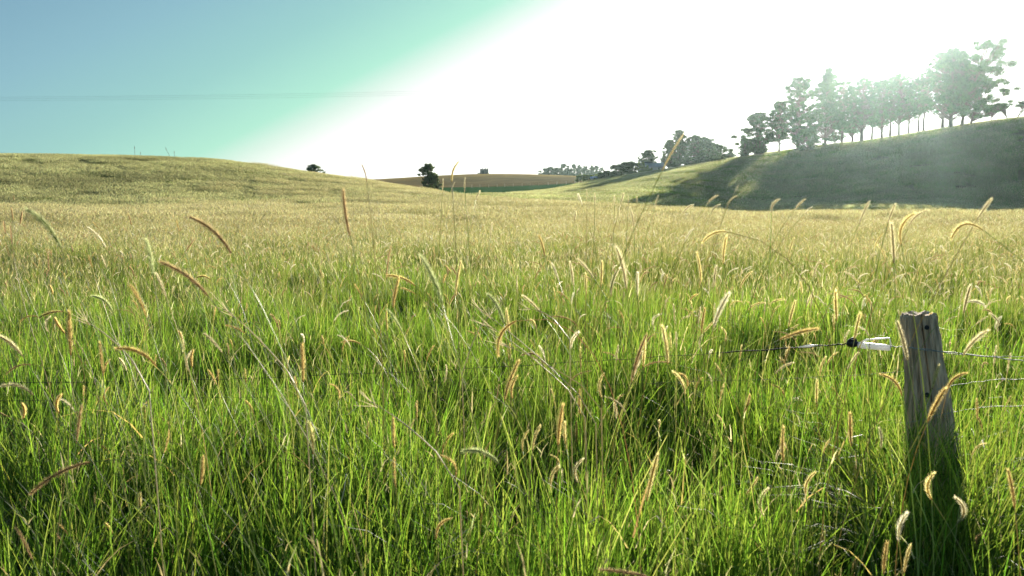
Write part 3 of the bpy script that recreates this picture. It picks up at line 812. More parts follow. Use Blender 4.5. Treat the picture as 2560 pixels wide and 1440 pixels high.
# ------------------------------------------------------------------ buildings and far details
def gable_house(name, px, r, w, d, h, rh, wallm, roofm, label, cat, windows=(), rz=0.0, door=None, sink=.3):
    p = ground_at(px, r); p.z -= sink
    e = empty(name, p, rz); tag(e, label, cat)
    b = MB(); b.add([(-w/2, -d/2, 0), (w/2, -d/2, 0), (w/2, d/2, 0), (-w/2, d/2, 0), (-w/2, -d/2, h), (w/2, -d/2, h), (w/2, d/2, h), (-w/2, d/2, h), (-w/2, 0, h + rh), (w/2, 0, h + rh)],
                    [(0, 1, 5, 4), (1, 2, 6, 9, 5), (2, 3, 7, 6), (3, 0, 4, 8, 7), (0, 3, 2, 1)])
    b.build('wall', wallm, e)
    b = MB(); o_ = .35; t = .08
    for s in (-1, 1):
        y0, z0 = s * (d/2 + o_), h - rh * o_ / (d/2)
        b.add([(-w/2-o_, y0, z0+.03), (w/2+o_, y0, z0+.03), (w/2+o_, 0, h+rh+.03), (-w/2-o_, 0, h+rh+.03), (-w/2-o_, y0, z0+t+.03), (w/2+o_, y0, z0+t+.03), (w/2+o_, 0, h+rh+t+.03), (-w/2-o_, 0, h+rh+t+.03)],
              [(0, 1, 2, 3), (4, 7, 6, 5), (0, 4, 5, 1), (1, 5, 6, 2), (0, 3, 7, 4)])
    b.build('roof', roofm, e)
    for (wx, wz, ww, wh) in windows:
        b = MB(); b.box((wx, -d/2 - .03, wz), (ww, .06, wh)); f = b.build('window', M['plastic'], e)
        b = MB(); b.box((wx, -d/2 - .065, wz), (ww - .15, .02, wh - .15)); b.build('pane', M['glass'], f)
    if door:
        b = MB(); b.box((door[0], -d/2 - .03, door[2]/2 + sink), (door[1], .06, door[2])); b.build('door', M['glass'], e)
    return e
gable_house('farmhouse', 1628, 274, 7.5, 5.0, 2.6, 1.3, M['weatherboard'], M['tin'], 'grey weatherboard farmhouse half hidden among dark bushes', 'house',
            windows=((-.9, 1.9, .9, .9), (1.6, 1.9, .9, .9)), rz=.15, door=(-2.9, 1.0, 2.0))
gable_house('garden_shed', 1487, 272, 2.6, 2.2, 1.6, .5, M['weatherboard'], M['bluetin'], 'small blue roofed shed in front of the saplings', 'shed', door=(0, .8, 1.4), rz=-.2)
# small ragged stone hut on the stubble hill
p = ground_at(1211, 606); p.z -= .3
e = empty('stone_hut', p); tag(e, 'small dark square stone hut with ragged top on stubble hill crest', 'hut')
b = MB(); b.box((0, 0, 1.8), (6.2, 4.5, 3.6)); 
for x, w_, h_ in ((-2.6, 1.0, .4), (-1.3, .8, .9), (.2, 1.1, .6), (1.2, .6, 1.0), (2.6, .9, .8)): b.box((x, 0, 3.6 + h_ / 2), (w_, 4.3, h_))
b.build('wall', M['stone'], e)
b = MB(); b.box((-.8, -2.27, 1.4), (1.1, .06, 2.2)); b.build('door', M['glass'], e)
tree(1199, 432, 604, 6, .02, 'round', 1.5, 'dark shrub against the left wall of the stone hut', None, name='shrub', cat='shrub', nclump=5, clump=.5, leaf=.5, sink=.5)
tree(1222, 433, 603, 6, .02, 'round', 1.5, 'yellowish shrub at the right foot of the stone hut', None, name='shrub', cat='shrub', nclump=5, clump=.5, leaf=.5, sink=.5, pal=np.array([[.14, .17, .04]]))

# paddock fence at the foot of the stubble hill
p0 = ground_at(1262, 424)
e = empty('paddock_fence', p0); tag(e, 'thin post and wire fence along the foot of the stubble hill', 'fence')
fp = [ground_at(px, 422) for px in (1180, 1200, 1222, 1243, 1262, 1283, 1305, 1325, 1347, 1370, 1392, 1415, 1436)]
for q in fp:
    b = MB(); c = q - p0; b.tube([c + Vector((0, 0, -.2)), c + Vector((0, 0, 1.5))], [.12, .09], 6); b.build('post', M['wood'], e)
for hh_ in (.5, .9, 1.3):
    b = MB(); b.tube([q - p0 + Vector((0, 0, hh_)) for q in fp], .02, 4); b.build('wire', M['darkwire'], e)

# power line, its poles stand outside the picture
for i, (ya, yb, yc) in enumerate([(250, 240, 222), (254, 244, 226), (258, 248, 231)]):
    pa, pb, pc_ = at(-700, ya + 0, 330), at(500, yb + 12, 310), at(1300, yc, 330)
    A, B = at(-1200, ya - 8, 340), at(1900, 196 + 5 * i, 420)
    pts = []
    for k in range(61):
        f = k / 60; q = A.lerp(B, f); q.z -= 5.0 * 4 * f * (1 - f) * .62; pts.append(q)
    b = MB(); b.tube([q - pts[0] for q in pts], .017, 5)
    o = b.build('power_line', M['darkwire'], loc=pts[0])
    tag(o, ['uppermost', 'middle', 'lowest'][i] + ' of three thin power lines crossing the sky at left', 'power line', 'power lines')

# dry weed stalks on the left hill
for i, (px, yt, lab) in enumerate([(343, 366, 'tall dark weed stalk standing alone on the left hill crest'), (357, 380, 'short weed stalk right beside the tallest crest stalk'),
        (431, 368, 'leaning weed stalk, left one of the second crest pair'), (441, 377, 'short upright weed stalk, right one of the second crest pair'), (150, 384, 'tiny weed stalk far left on the hill crest')]):
    q = ground_at(px, 136); top = at(px, yt, 136)
    e = empty('weed_stalk', q); tag(e, lab, 'weed', 'weed stalks on the left hill')
    h = top.z - q.z; ln = -.14 if i == 2 else 0
    b = MB(); b.tube([(0, 0, 0), (ln * h * .6, 0, h * .55), (ln * h * 1.6, 0, h * .8)], [.03, .025, .02], 5); b.build('stem', M['darkwire'], e)
    b = MB(); b.tube([(ln * h * 1.6, 0, h * .8), (ln * h * 1.8, 0, h * .9), (ln * h * 2, 0, h)], [.025, .05, .015], 5); b.build('seed_head', M['bark'], e)

# ------------------------------------------------------------------ foreground fence
pc = at(2318, 900, 4.05)
foot = Vector((at(2345, 1190, 4.05).x, at(2345, 1190, 4.05).y, 0)); foot.z = hz(foot.x, foot.y)
fe = empty('fence_post', foot); tag(fe, 'weathered split timber fence post standing in the foreground grass', 'post')
# cross section rings
import mathutils
d_cam = Vector((foot.x, foot.y, 0)).normalized(); side = Vector((d_cam.y, -d_cam.x, 0))
rows = [(1240, 2263, 2412), (1190, 2263, 2404), (1087, 2264, 2388), (1018, 2263, 2377), (950, 2262, 2365), (896, 2260, 2354), (850, 2255, 2348), (815, 2252, 2342), (793, 2251, 2339), (786, 2256, 2336)]
rings = []
for y, xl, xr in rows:
    a_, c_ = at(xl, y, 4.05), at(xr, y, 4.05)
    rings.append((a_, c_))
rings.insert(0, (rings[0][0] + Vector((0, 0, -.35)), rings[0][1] + Vector((0.02, 0, -.35))))
V = []; F = []
nx, ny = 26, 8
prof = RNG.normal(0, 1, (nx * 2 + ny * 2, 1))
zl = np.linspace(0, 1, 40)
n_r = len(zl)
per = 2 * (nx + ny)
for a in range(n_r):
    f = zl[a] * (len(rings) - 1); i = min(int(f), len(rings) - 2); t = f - i
    L_, R_ = rings[i][0].lerp(rings[i + 1][0], t), rings[i][1].lerp(rings[i + 1][1], t)
    wd = (R_ - L_); dep = 0.13
    for k in range(per):
        if k < nx: u, v = k / nx, 0
        elif k < nx + ny: u, v = 1, (k - nx) / ny
        elif k < 2 * nx + ny: u, v = 1 - (k - nx - ny) / nx, 1
        else: u, v = 0, 1 - (k - 2 * nx - ny) / ny
        # rounded corners and grain furrows
        uu = .5 + (u - .5) * (1 - .12 * abs(2 * v - 1) ** 6); vv = .5 + (v - .5) * (1 - .25 * abs(2 * u - 1) ** 5)
        groove = .0032 * prof[k, 0] + .0015 * math.sin(a * .7 + k * 1.3)
        if k in (8, 9): groove = -.012
        if k in (16,) and zl[a] > .35: groove = -.018
        out = d_cam * (-1 if v == 0 else (1 if v == 1 else 0)) + side * (-1 if u == 0 and 0 < v < 1 else (1 if u == 1 and 0 < v < 1 else 0))
        p_ = L_ + wd * uu + d_cam * (dep * (vv - .3)) + out * groove
        if a == n_r - 1: p_.z += .004 * math.sin(k * .5) + .004 * RNG.random()
        V.append(p_ - foot)
for a in range(n_r - 1):
    for k in range(per):
        F.append((a * per + k, a * per + (k + 1) % per, (a + 1) * per + (k + 1) % per, (a + 1) * per + k))
b = MB(); b.add(V, F)
# top cap, slightly dished and split
cent = sum((V[(n_r - 1) * per + k] for k in range(per)), Vector()) / per - Vector((0, 0, .012))
V2 = [V[(n_r - 1) * per + k] for k in range(per)] + [cent]
b.add(V2, [(k, (k + 1) % per, per) for k in range(per)])
b.build('timber', M['wood'], fe)
# dark bolt holes and staple
for (px, y) in ((2319, 982), (2306, 1060), (2318, 815)):
    q = at(px, y, 4.05) - d_cam * .055
    b = MB(); b.tube([q - foot, q - foot + d_cam * .03], .010, 10); b.build('nail_hole', M['black'], fe)
q = at(2268, 873, 4.05) - d_cam * .05
b = MB(); b.tube([q - foot + Vector((-.012, 0, .02)), q - foot + Vector((-.012, 0, .02)) - d_cam * .02, q - foot + Vector((-.012, 0, -.02)) - d_cam * .02, q - foot + Vector((-.012, 0, -.02))], .0025, 6); b.build('staple', M['wire'], fe)

# strain insulator and wires
def wire(name, pts, rad, mat, lab, barbs=False, cat='wire', group='fence wires'):
    o0 = pts[0]
    b = MB(); b.tube([q - o0 for q in pts], rad, 6)
    if barbs:
        tot = 0
        for i in range(len(pts) - 1):
            seg = (pts[i + 1] - pts[i]).length; tot += seg
            if tot > .11:
                tot = 0; c = pts[i] - o0
                for s in (1, -1): b.tube([c + Vector((0, 0, -.012 * s)), c + Vector((.004, -.004, 0)), c + Vector((0, .006, .012 * s))], rad * .8, 4)
    o = b.build(name, mat, loc=o0, smooth=True)
    tag(o, lab, cat, group); return o
RW = 3.98
ins_e = empty('insulator', at(2180, 862, RW)); tag(ins_e, 'white plastic strain insulator with black end hung left of the post', 'insulator')
o0 = at(2180, 862, RW)
A1, A2 = at(2144, 862, RW), at(2226, 870, RW)
ax = (A2 - A1).normalized()
b = MB(); b.tube([A1 - o0, A1.lerp(A2, .15) - o0, A1.lerp(A2, .85) - o0, A2 - o0], [.013, .015, .014, .012], 12); b.build('body', M['plastic'], ins_e, smooth=True)
b = MB()
T1, T2, T3, T4 = at(2146, 860, RW), at(2166, 849, RW), at(2224, 845, RW), at(2228, 868, RW)
b.tube([q - o0 for q in (T1, T2, T3, T4)], .0042, 6); b.build('strap', M['plastic'], ins_e, smooth=True)
kn = at(2129, 858, RW) - o0
b = MB(); b.tube([kn - ax * .022, kn - ax * .016, kn + ax * .0, kn + ax * .018, kn + ax * .03], [.006, .017, .02, .017, .008], 10)
b.tube([kn + Vector((-.02, -.01, .012)), kn + Vector((0, -.012, .026)), kn + Vector((.018, -.01, .014))], .006, 6)
b.build('knob', M['black'], ins_e, smooth=True)
def sagw(pp, n=14):
    out = []
    for i in range(len(pp) - 1):
        for k in range(n): out.append(pp[i].lerp(pp[i + 1], k / n) + Vector((0, 0, .002 * math.sin(i * 3 + k * .8))))
    out.append(pp[-1]); return out
wire('fence_wire', sagw([at(2120, 860, RW), at(2085, 862, RW + .02), at(2000, 869, RW + .05), at(1800, 882, RW + .1), at(1500, 902, RW + .2), at(1100, 926, RW + .35), at(560, 948, RW + .5), at(-200, 962, RW + .7)]), [.0034] * 42 + [.0016] * 57, M['darkwire'], 'dark upper fence wire running left from the black insulator knob')
wire('wire_tape', [at(2044, 863, RW + .03), at(2022, 865, RW + .035), at(1996, 868, RW + .045)], [.003, .0065, .003], M['plastic'], 'short white tape wrap on the wire left of the insulator', cat='tape', group=None)
wire('fence_wire', sagw([at(2226, 866, RW), at(2262, 868, RW), at(2300, 872, RW), at(2420, 886, RW - .05), at(2560, 902, RW - .12), at(2900, 930, RW - .3)]), .0024, M['wire'], 'pale upper fence wire running right from the post')
wire('fence_wire', sagw([at(2276, 870, RW), at(2380, 884, RW - .02), at(2500, 892, RW - .08), at(2600, 890, RW - .12), at(2900, 885, RW - .3)]), .0014, M['wire'], 'thin second wire right of the post, just above the pale one', )
wire('fence_wire', sagw([at(2340, 975, RW), at(2400, 960, RW), at(2480, 950, RW), at(2620, 944, RW - .1), at(2900, 935, RW - .3)]), .0014, M['wire'], 'slack thin wire lower right of the post')
wire('fence_wire', sagw([at(2262, 930, RW), at(2000, 945, RW + .1), at(1500, 962, RW + .25), at(800, 990, RW + .45), at(-200, 1004, RW + .7)]), .0011, M['darkwire'], 'lower dark fence wire half buried in grass left of the post')
wire('fence_wire', sagw([at(2262, 1060, RW), at(2380, 1030, RW - .01), at(2460, 1018, RW - .06), at(2640, 1010, RW - .16), at(2900, 1000, RW - .3)]), .0014, M['wire'], 'lowest thin wire crossing right of the post foot')

# tufts crowding the foot of the post
tx_, ty_ = [], []
for k in range(18):
    q = at(float(RNG.uniform(2200, 2460)), 900, float(RNG.uniform(2.7, 3.75))); tx_.append(q.x); ty_.append(q.y)
tx_, ty_ = np.array(tx_), np.array(ty_)
tq = proto_coll('tuft_variants', [tile(0.26, 150, (0.45, 0.84), (0.005, 0.011), 6, 0.05, tuft=.9, culms=5) for _ in range(4)], M['grass'])
scatter('post_tufts', np.stack([tx_, ty_, height(tx_, ty_)], -1), normals_at(tx_, ty_, .5), tq, 4, (.95, 1.25), 'stuff', 'grass tufts crowding the foot of the fence post', 'grass')

# ------------------------------------------------------------------ foxtails
PAL = {'b': ((.20, .13, .07), (.44, .32, .18)), 'o': ((.26, .17, .07), (.58, .46, .20)), 'g': ((.28, .21, .09), (.74, .65, .33)),
       'c': ((.30, .25, .15), (.68, .62, .43)), 'p': ((.22, .25, .11), (.46, .50, .28)), 'w': ((.48, .44, .33), (.74, .70, .58))}
WORD = {'b': 'brown', 'o': 'orange', 'g': 'golden', 'c': 'cream', 'p': 'pale green', 'w': 'whitish'}
def head_mesh(pts, wid, pal, nb, seed=0):
    """bristly spike along a 3-D curve: narrow seed core wrapped in fine bristles"""
    rg = np.random.default_rng(seed)
    P = np.array([list(p) for p in pts]); n = len(P)
    seglen = np.linalg.norm(np.diff(P, axis=0), axis=1).sum()
    core, bri = np.array(pal[0]), np.array(pal[1])
    # core tube
    mb_ = MB(); f = np.linspace(0, 1, n)
    mb_.tube([Vector(p) for p in P], [wid * .13 * (0.45 + .75 * math.sin(math.pi * (.12 + .80 * t))) for t in f], 6)
    Vc = np.array(mb_.v); Fc = mb_.f
    t = rg.random(nb); x = t * (n - 1); i = np.minimum(x.astype(int), n - 2); u = (x - i)[:, None]
    c = P[i] * (1 - u) + P[i + 1] * u
    T = P[i + 1] - P[i]; T /= np.linalg.norm(T, axis=1, keepdims=True)
    d = rg.normal(0, 1, (nb, 3)); d -= (d * T).sum(1, keepdims=True) * T; d /= np.linalg.norm(d, axis=1, keepdims=True)
    env = (0.45 + .6 * np.sin(math.pi * (.08 + .84 * t)))[:, None] * rg.uniform(.75, 1.15, (nb, 1))
    tip = c + d * env * wid * .5 + T * env * wid * rg.uniform(.5, 1.0, (nb, 1))
    s = np.cross(d, T); bw = wid * (.022 if nb > 160 else .036)
    V3 = np.stack([c - s * bw, c + s * bw, tip + s * bw * .35, tip - s * bw * .35], 1).reshape(-1, 3)
    F3 = [tuple(len(Vc) + 4 * k + j for j in range(4)) for k in range(nb)]
    C = np.concatenate([np.tile(core, (len(Vc), 1)) * (1 + rg.normal(0, .12, (len(Vc), 1))), np.repeat(bri * (1 + rg.normal(0, .15, (nb, 1))), 4, 0)])
    return np.concatenate([Vc, V3]), list(Fc) + F3, np.clip(C, .01, .95)

def bez(p0, p1, p2, p3, n):
    return [p0 * (1 - t) ** 3 + p1 * 3 * t * (1 - t) ** 2 + p2 * 3 * t * t * (1 - t) + p3 * t ** 3 for t in (i / (n - 1) for i in range(n))]

# tip x,y, head base x,y, bow (px, + bulges to the left of tip->base ... sign as seen), colour, optional range
HEADS = [
 (69,524,152,620,-10,'p',2.1),(475,543,578,633,-12,'b',1.75),(403,656,520,740,-10,'b',1.7),(292,871,391,915,-14,'o'),(858,478,875,590,3,'b',1.8),
 (1146,405,1130,455,6,'g',3.0),(1711,332,1655,427,2,'g',1.9),(905,412,917,455,-2,'b',3.2),(1053,640,1107,763,-6,'p',1.8),(977,617,966,699,2,'b'),(997,695,983,770,2,'o'),
 (1152,654,1139,739,2,'g'),(1296,903,1261,1001,3,'o',2.3),(1575,519,1584,565,-2,'c',3.2),
 (2173,504,2147,560,1,'c',2.6),(2238,511,2220,557,1,'c',3.0),(2285,534,2253,611,16,'g',2.4),(2319,526,2271,568,8,'c',2.6),(2477,499,2444,547,1,'c',2.8),
 (1946,499,1928,532,6,'c',4),(2012,498,1985,526,1,'c',4),(2031,516,2011,533,1,'w',5),(2378,597,2457,575,-26,'g',2.5),(1984,596,1970,644,1,'g'),(2186,619,2209,580,-2,'g'),
 (2195,613,2213,651,-5,'g'),(2229,560,2235,658,-1,'c',2.3),(2050,651,2031,694,2,'c'),(2113,680,2145,712,-5,'c'),(2089,730,2092,802,1,'g',2.6),(2150,784,2136,849,1,'g',2.6),
 (1988,753,1971,818,1,'g'),(2029,735,2017,766,1,'c'),(2162,746,2155,774,1,'w'),(2163,738,2182,776,-3,'o'),(2329,782,2305,828,4,'g'),(2305,793,2294,810,1,'c'),
 (2243,805,2269,900,-2,'c',2.4),(2462,765,2408,761,10,'w'),(2426,715,2409,782,1,'c'),(2467,792,2437,813,1,'c'),(2467,827,2408,888,6,'c'),(1995,815,1972,833,1,'o'),
 (2043,822,1949,849,4,'o'),(2501,793,2488,823,2,'w'),(2064,893,2050,941,4,'g'),(2092,881,2064,920,4,'g'),(2082,929,2061,941,9,'g'),(2187,931,2167,960,10,'o'),
 (2203,936,2255,990,-12,'o'),(2415,933,2366,983,12,'o'),(2347,914,2330,973,1,'g'),(2363,973,2319,1054,2,'o'),(2299,1021,2309,1066,-14,'o'),(2307,1108,2333,1162,-2,'o'),
 (2043,952,2042,1014,1,'g'),(2002,1000,1962,1015,9,'w'),(2125,1035,2128,1115,1,'o'),(2168,858,2174,907,-1,'c'),(2137,875,2139,910,1,'g'),
 (1959,1069,1959,1158,3,'o',2.05),(1787,1141,1784,1187,1,'o'),(1644,1137,1617,1253,2,'g',1.95),(1930,962,1963,997,-8,'o'),(2060,1331,2050,1397,1,'g'),(2142,1397,2130,1446,1,'o'),
 (1982,907,1938,934,4,'c'),(1710,942,1714,973,1,'g'),(1687,958,1698,993,-1,'c'),(1605,880,1578,954,1,'c'),(1537,905,1533,938,0,'o'),(1500,1424,1617,1440,-2,'b',1.8),
 (2138,1220,2177,1238,-7,'g'),(1823,938,1829,966,0,'c'),(2218,1357,2209,1435,2,'o',1.95),(2276,1364,2260,1433,2,'g',1.95),(2320,1341,2308,1372,5,'o'),(2196,1248,2232,1272,-8,'g'),
 (2282,1277,2278,1301,1,'c'),(2520,1176,2537,1270,-2,'o',2.0),(2461,1336,2440,1360,8,'b'),(2138,1166,2133,1211,1,'o'),(2490,1197,2471,1239,1,'c'),
 (1407,1012,1395,1113,2,'o',2.2),(1448,975,1450,1036,1,'o'),(1132,1084,1107,1139,8,'o'),(983,1047,986,1121,1,'o'),(985,1148,989,1218,1,'o'),(839,1098,839,1152,1,'o'),
 (1043,1004,1043,1055,1,'o'),(833,1368,882,1347,-6,'o'),(928,1374,930,1417,1,'b'),(1269,1107,1298,1092,-3,'o'),(1278,1121,1304,1158,-1,'o'),(1399,1129,1434,1152,-3,'o'),
 (1335,1172,1342,1166,0,'b'),(1160,1127,1247,1158,-12,'p',2.0),(1442,1055,1442,1110,1,'o'),(989,923,1014,942,-2,'o'),(1003,720,1038,735,-2,'o'),(969,689,1038,715,-7,'o'),
 (1246,886,1291,802,-18,'o',2.3),(1308,739,1353,782,-2,'c'),(1380,659,1397,702,-1,'w'),(1220,736,1260,810,-7,'p'),(970,775,1005,829,-3,'p'),(966,780,968,827,1,'o'),
 (1144,777,1142,806,0,'g'),(1113,664,1128,683,-1,'o'),(855,855,901,860,-5,'o'),(1266,772,1275,834,0,'g'),(325,713,366,793,-4,'o'),(172,779,177,888,1,'o',2.3),
 (250,857,256,932,0,'o'),(255,640,266,672,-1,'c'),(391,685,416,744,-1,'c'),(231,740,281,779,-9,'p'),(50,804,97,793,-8,'o'),(100,793,158,779,-5,'o'),(0,841,56,890,-4,'c'),
 (0,966,84,988,-13,'c',2.2),(16,935,80,912,-9,'b'),(566,813,612,833,-3,'o'),(608,776,606,797,0,'o'),(512,835,556,882,-2,'c'),(755,863,758,954,0,'o',2.4),(737,944,745,997,0,'o'),
 (611,922,616,966,0,'o'),(453,832,462,876,0,'c'),(77,1234,225,1155,-12,'b',1.9),(219,1094,247,1116,-2,'b'),(247,1112,280,1144,-5,'o'),(403,1044,437,1081,-2,'o'),(437,1073,470,1077,-5,'o'),
 (395,1077,397,1116,0,'b'),(325,1125,347,1137,0,'c'),(236,1234,237,1259,0,'b'),(350,1234,352,1275,1,'g'),(494,1228,491,1243,1,'b'),(694,1144,694,1191,0,'o'),(642,1156,641,1197,0,'o'),
 (672,1091,716,1108,-1,'o'),(719,1081,753,1059,-6,'p'),(144,1308,172,1339,-2,'o'),(142,1334,155,1353,0,'b'),(264,1309,283,1337,-1,'o'),(41,1322,81,1400,-2,'b'),(203,1016,191,1109,1,'b'),
 (362,1019,362,1063,0,'o'),(220,569,265,620,-4,'w'),(365,600,385,695,-2,'p',2.2),(34,489,35,502,0,'b',9),(28,521,33,551,0,'b',6),(55,531,50,561,0,'b',6),(9,554,14,585,0,'b',6),(26,565,30,610,0,'b',4.5),
 (14,610,23,640,0,'b',5),(120,630,122,681,0,'b',3.6),(321,536,329,564,0,'b',6),(441,552,449,580,0,'o',6),(486,599,465,627,0,'b',5),(234,556,248,574,0,'o',7),(287,636,311,648,-2,'b',6),
 (222,638,230,668,0,'o',5),(81,655,94,671,-1,'o',7),(492,694,526,699,-6,'o',5),(522,666,544,675,-3,'o',6),(1731,573,1711,607,2,'w',4),(1816,591,1808,660,2,'g',2.7),(1758,604,1820,580,-10,'g',3),
 (1542,619,1566,722,-4,'c',2.1),(1425,657,1434,716,-1,'c'),(1445,648,1486,697,-2,'c'),(1505,654,1503,716,0,'g'),(1547,672,1528,741,6,'c'),(1594,683,1594,738,1,'w'),(1612,680,1600,707,1,'g'),
 (1742,632,1753,707,-2,'g'),(1791,666,1784,719,1,'c'),(1772,697,1773,732,0,'c'),(1878,680,1850,722,4,'g'),(1822,735,1784,819,4,'w'),(1653,785,1636,821,12,'w'),(1656,816,1669,910,-3,'g'),
 (1675,832,1678,872,0,'g'),(1762,772,1753,832,1,'o'),(1855,755,1822,769,8,'g'),(1912,757,1869,776,6,'g'),(1959,749,1922,763,5,'g'),(1395,729,1420,749,-2,'o'),(1464,685,1466,738,0,'g'),
 (1616,838,1578,957,4,'b',2.1),(1612,848,1608,916,0,'g'),(1467,475,1467,500,0,'c',5),(1487,484,1487,512,0,'c',5),(1536,490,1536,512,0,'c',5),(1559,484,1552,510,0,'c',5),(1571,491,1570,515,0,'c',5),
 (1592,492,1592,507,0,'c',7),(1645,490,1635,522,0,'c',5),(1445,486,1455,512,0,'w',6),(1846,463,1837,480,0,'c',5),(1840,490,1817,517,4,'c',5),(1794,489,1767,512,3,'c',5),(1799,512,1779,530,3,'c',6),
 (1732,512,1707,534,3,'c',6),(1127,522,1117,545,3,'g',5),(1108,448,1106,482,0,'c',4),(1163,446,1162,480,1,'c',4),(1200,478,1190,500,1,'c',6),(1137,456,1128,478,1,'c',5),
 (1230,558,1226,590,0,'c',5),(1440,530,1436,552,0,'c',7),(1348,590,1362,640,-2,'o',3.2),
]
items = []
for h in HEADS:
    tx, ty, bx, by, bow, c = h[:6]
    Lp = math.hypot(tx - bx, ty - by)
    ym = (ty + by) / 2
    if len(h) > 6: r = h[6]
    else:
        r = FPX * 0.105 / max(Lp, 14)
        rmax = 1.22 * FPX / max(40, ym - 500)
        rmin = max(1.75, 0.30 * FPX / max(ym - 500, 1) if ym > 540 else 1.75)
        r = min(max(r, rmin), rmax, 14)
    items.append((tx, ty, bx, by, bow, c, r))
# fill in with further countable heads, nearest ones, where the photograph is strewn with them
rg = np.random.default_rng(21)
fill = 300 - len(items)
def dens_ok(px, py):
    return not (2235 < px < 2420 and py < 1200)
while fill > 0:
    px = rg.uniform(20, 2540); py = rg.uniform(600, 1380)
    w = (0.35 + 0.65 * (px / 2560)) * (1.0 if py < 1050 else 0.45)
    if rg.random() > w or not dens_ok(px, py): continue
    zt = rg.uniform(.55, .95); r = (CAMZ - zt) * FPX / (py - 500)
    if r < 1.9 or r > 7.5: continue
    Lp = FPX * rg.uniform(.06, .09) / r
    lean = rg.normal(-.15 if px < 1300 else .12, .45)
    bow = rg.normal(0, .12) * Lp
    c = rg.choice(list('oogbc') if px < 1300 else list('gggccow'))  # paler colours on the sunward right stand in for backlight
    items.append((px + Lp * math.sin(lean), py - Lp * math.cos(lean), px, py, bow, str(c), r)); fill -= 1

def where(px, py):
    if py < 560: v = 'against the far slope'
    elif py < 760: v = 'high in the meadow'
    elif py < 960: v = 'in the middle grass'
    elif py < 1160: v = 'in the lower grass'
    else: v = 'near the bottom edge'
    hs = ['at far left', 'left of centre-left', 'at centre-left', 'at centre', 'right of centre', 'at centre-right', 'left of the post', 'by the post']
    k = min(7, int(px / 320)); return v, hs[k], k
recs = []
for it in items:
    tx, ty, bx, by, bow, c, r = it
    dx, dy = tx - bx, ty - by; L_ = math.hypot(dx, dy)
    if abs(bow) > .13 * L_: pose = 'arching left' if dx < 0 else 'arching right'
    elif abs(dx) > .8 * abs(dy): pose = 'lying left' if dx < 0 else 'lying right'
    elif abs(dx) > .22 * abs(dy): pose = 'leaning left' if dx < 0 else 'leaning right'
    else: pose = 'upright'
    v, hn, k = where((tx + bx) / 2, (ty + by) / 2)
    recs.append([it, (c, pose, v, k), hn])
from collections import defaultdict
gl = defaultdict(list)
for i, rc in enumerate(recs): gl[rc[1]].append(i)
ORD = ['leftmost', 'second', 'third', 'fourth', 'fifth', 'sixth', 'seventh', 'eighth', 'ninth', 'tenth']
labels = {}
for key_, ids in gl.items():
    ids.sort(key=lambda i: recs[i][0][0])
    for j, i in enumerate(ids):
        c, pose, v, k = key_
        core = f"{WORD[c]} foxtail head{'s' if len(ids) > 1 else ''} {pose} {v} {recs[i][2]}"
        if len(ids) == 1: labels[i] = core
        else:
            o_ = 'rightmost' if j == len(ids) - 1 else ORD[min(j, 9)]
            labels[i] = f"{o_} of the {core}"
NB = 420
for i, rc in enumerate(recs):
    tx, ty, bx, by, bow, c, r = rc[0]
    r2 = r * (1 + float(rg.uniform(-.02, .02)))
    tip, base = at(tx, ty, r2), at(bx, by, r)
    L3 = (tip - base).length
    # bow in the image plane
    d = Vector((tx - bx, ty - by)); nrm2 = Vector((d.y, -d.x)).normalized()     # left normal in screen sense
    midp = Vector(((tx + bx) / 2, (ty + by) / 2)) + nrm2 * (bow if True else 0)
    # positive bow bulges to the upper left, so make sure arches bulge upward
    if abs(bow) > 3:
        alt = Vector(((tx + bx) / 2, (ty + by) / 2)) - nrm2 * bow
        if alt.y < midp.y: midp = alt
    mid3 = at(midp.x, midp.y, (r + r2) / 2)
    ctrl = mid3 * 2 - (tip + base) * .5
    hp = [base * (1 - t) ** 2 + ctrl * 2 * t * (1 - t) + tip * t * t for t in np.linspace(0, 1, 9)]
    tan = (base - hp[1]).normalized()
    h0 = base.z
    # foot of the stem
    if bow != 0 and abs(bow) > .13 * math.hypot(*d): reach = .35
    else: reach = .5
    fx = base.x + max(-.55, min(.55, tan.x * reach)) * max(h0, .3) * 1.0
    fy = base.y + float(rg.normal(0, .05))
    fz = hz(fx, fy)
    ft = Vector((fx, fy, fz))
    hh_ = max(.15, h0 - fz)
    p1 = base + Vector((tan.x, tan.y, min(tan.z, .25))) * hh_ * .33
    st = bez(base, p1, ft + Vector((float(rg.normal(0, .03)), 0, hh_ * .45)), ft, 12)
    e = empty('foxtail_grass', ft)
    tag(e, labels[i], 'grass stalk', 'foxtail grass stalks', kind='thing')
    mb_ = MB(); sr = .0011 if r < 3 else .0014
    mb_.tube([q - ft for q in st], [sr * (.8 + .8 * k / 11) for k in range(12)], 5)
    sc = pick(np.array([[.30, .34, .12], [.42, .38, .18], [.25, .32, .09]]), 1)
    me = mesh_np('stem', np.array([list(v) for v in mb_.v]), mb_.f, [M['stem']], cols=np.tile(sc, (len(mb_.v), 1)), smooth=True)
    obj('stem', me, e)
    wid = (min(.0165, max(.009, L3 * .15)) if c in 'bp' else min(.0195, max(.011, L3 * .19))) * (.4 if (tx, ty) == (1711, 332) else 1) * (1.15 if c in 'pw' else 1)
    if c == 'p': wid = min(.02, wid * 1.2)
    wid *= max(1, r / 5) ** .6
    V, F, C = head_mesh([q - ft for q in hp], wid, PAL[c], int(NB * min(2.2, max(.6, L3 / .08)) * (1 if r < 4 else .6)), seed=i)
    obj('seed_head', mesh_np('seed_head', V, F, [M['head']], cols=C), e)

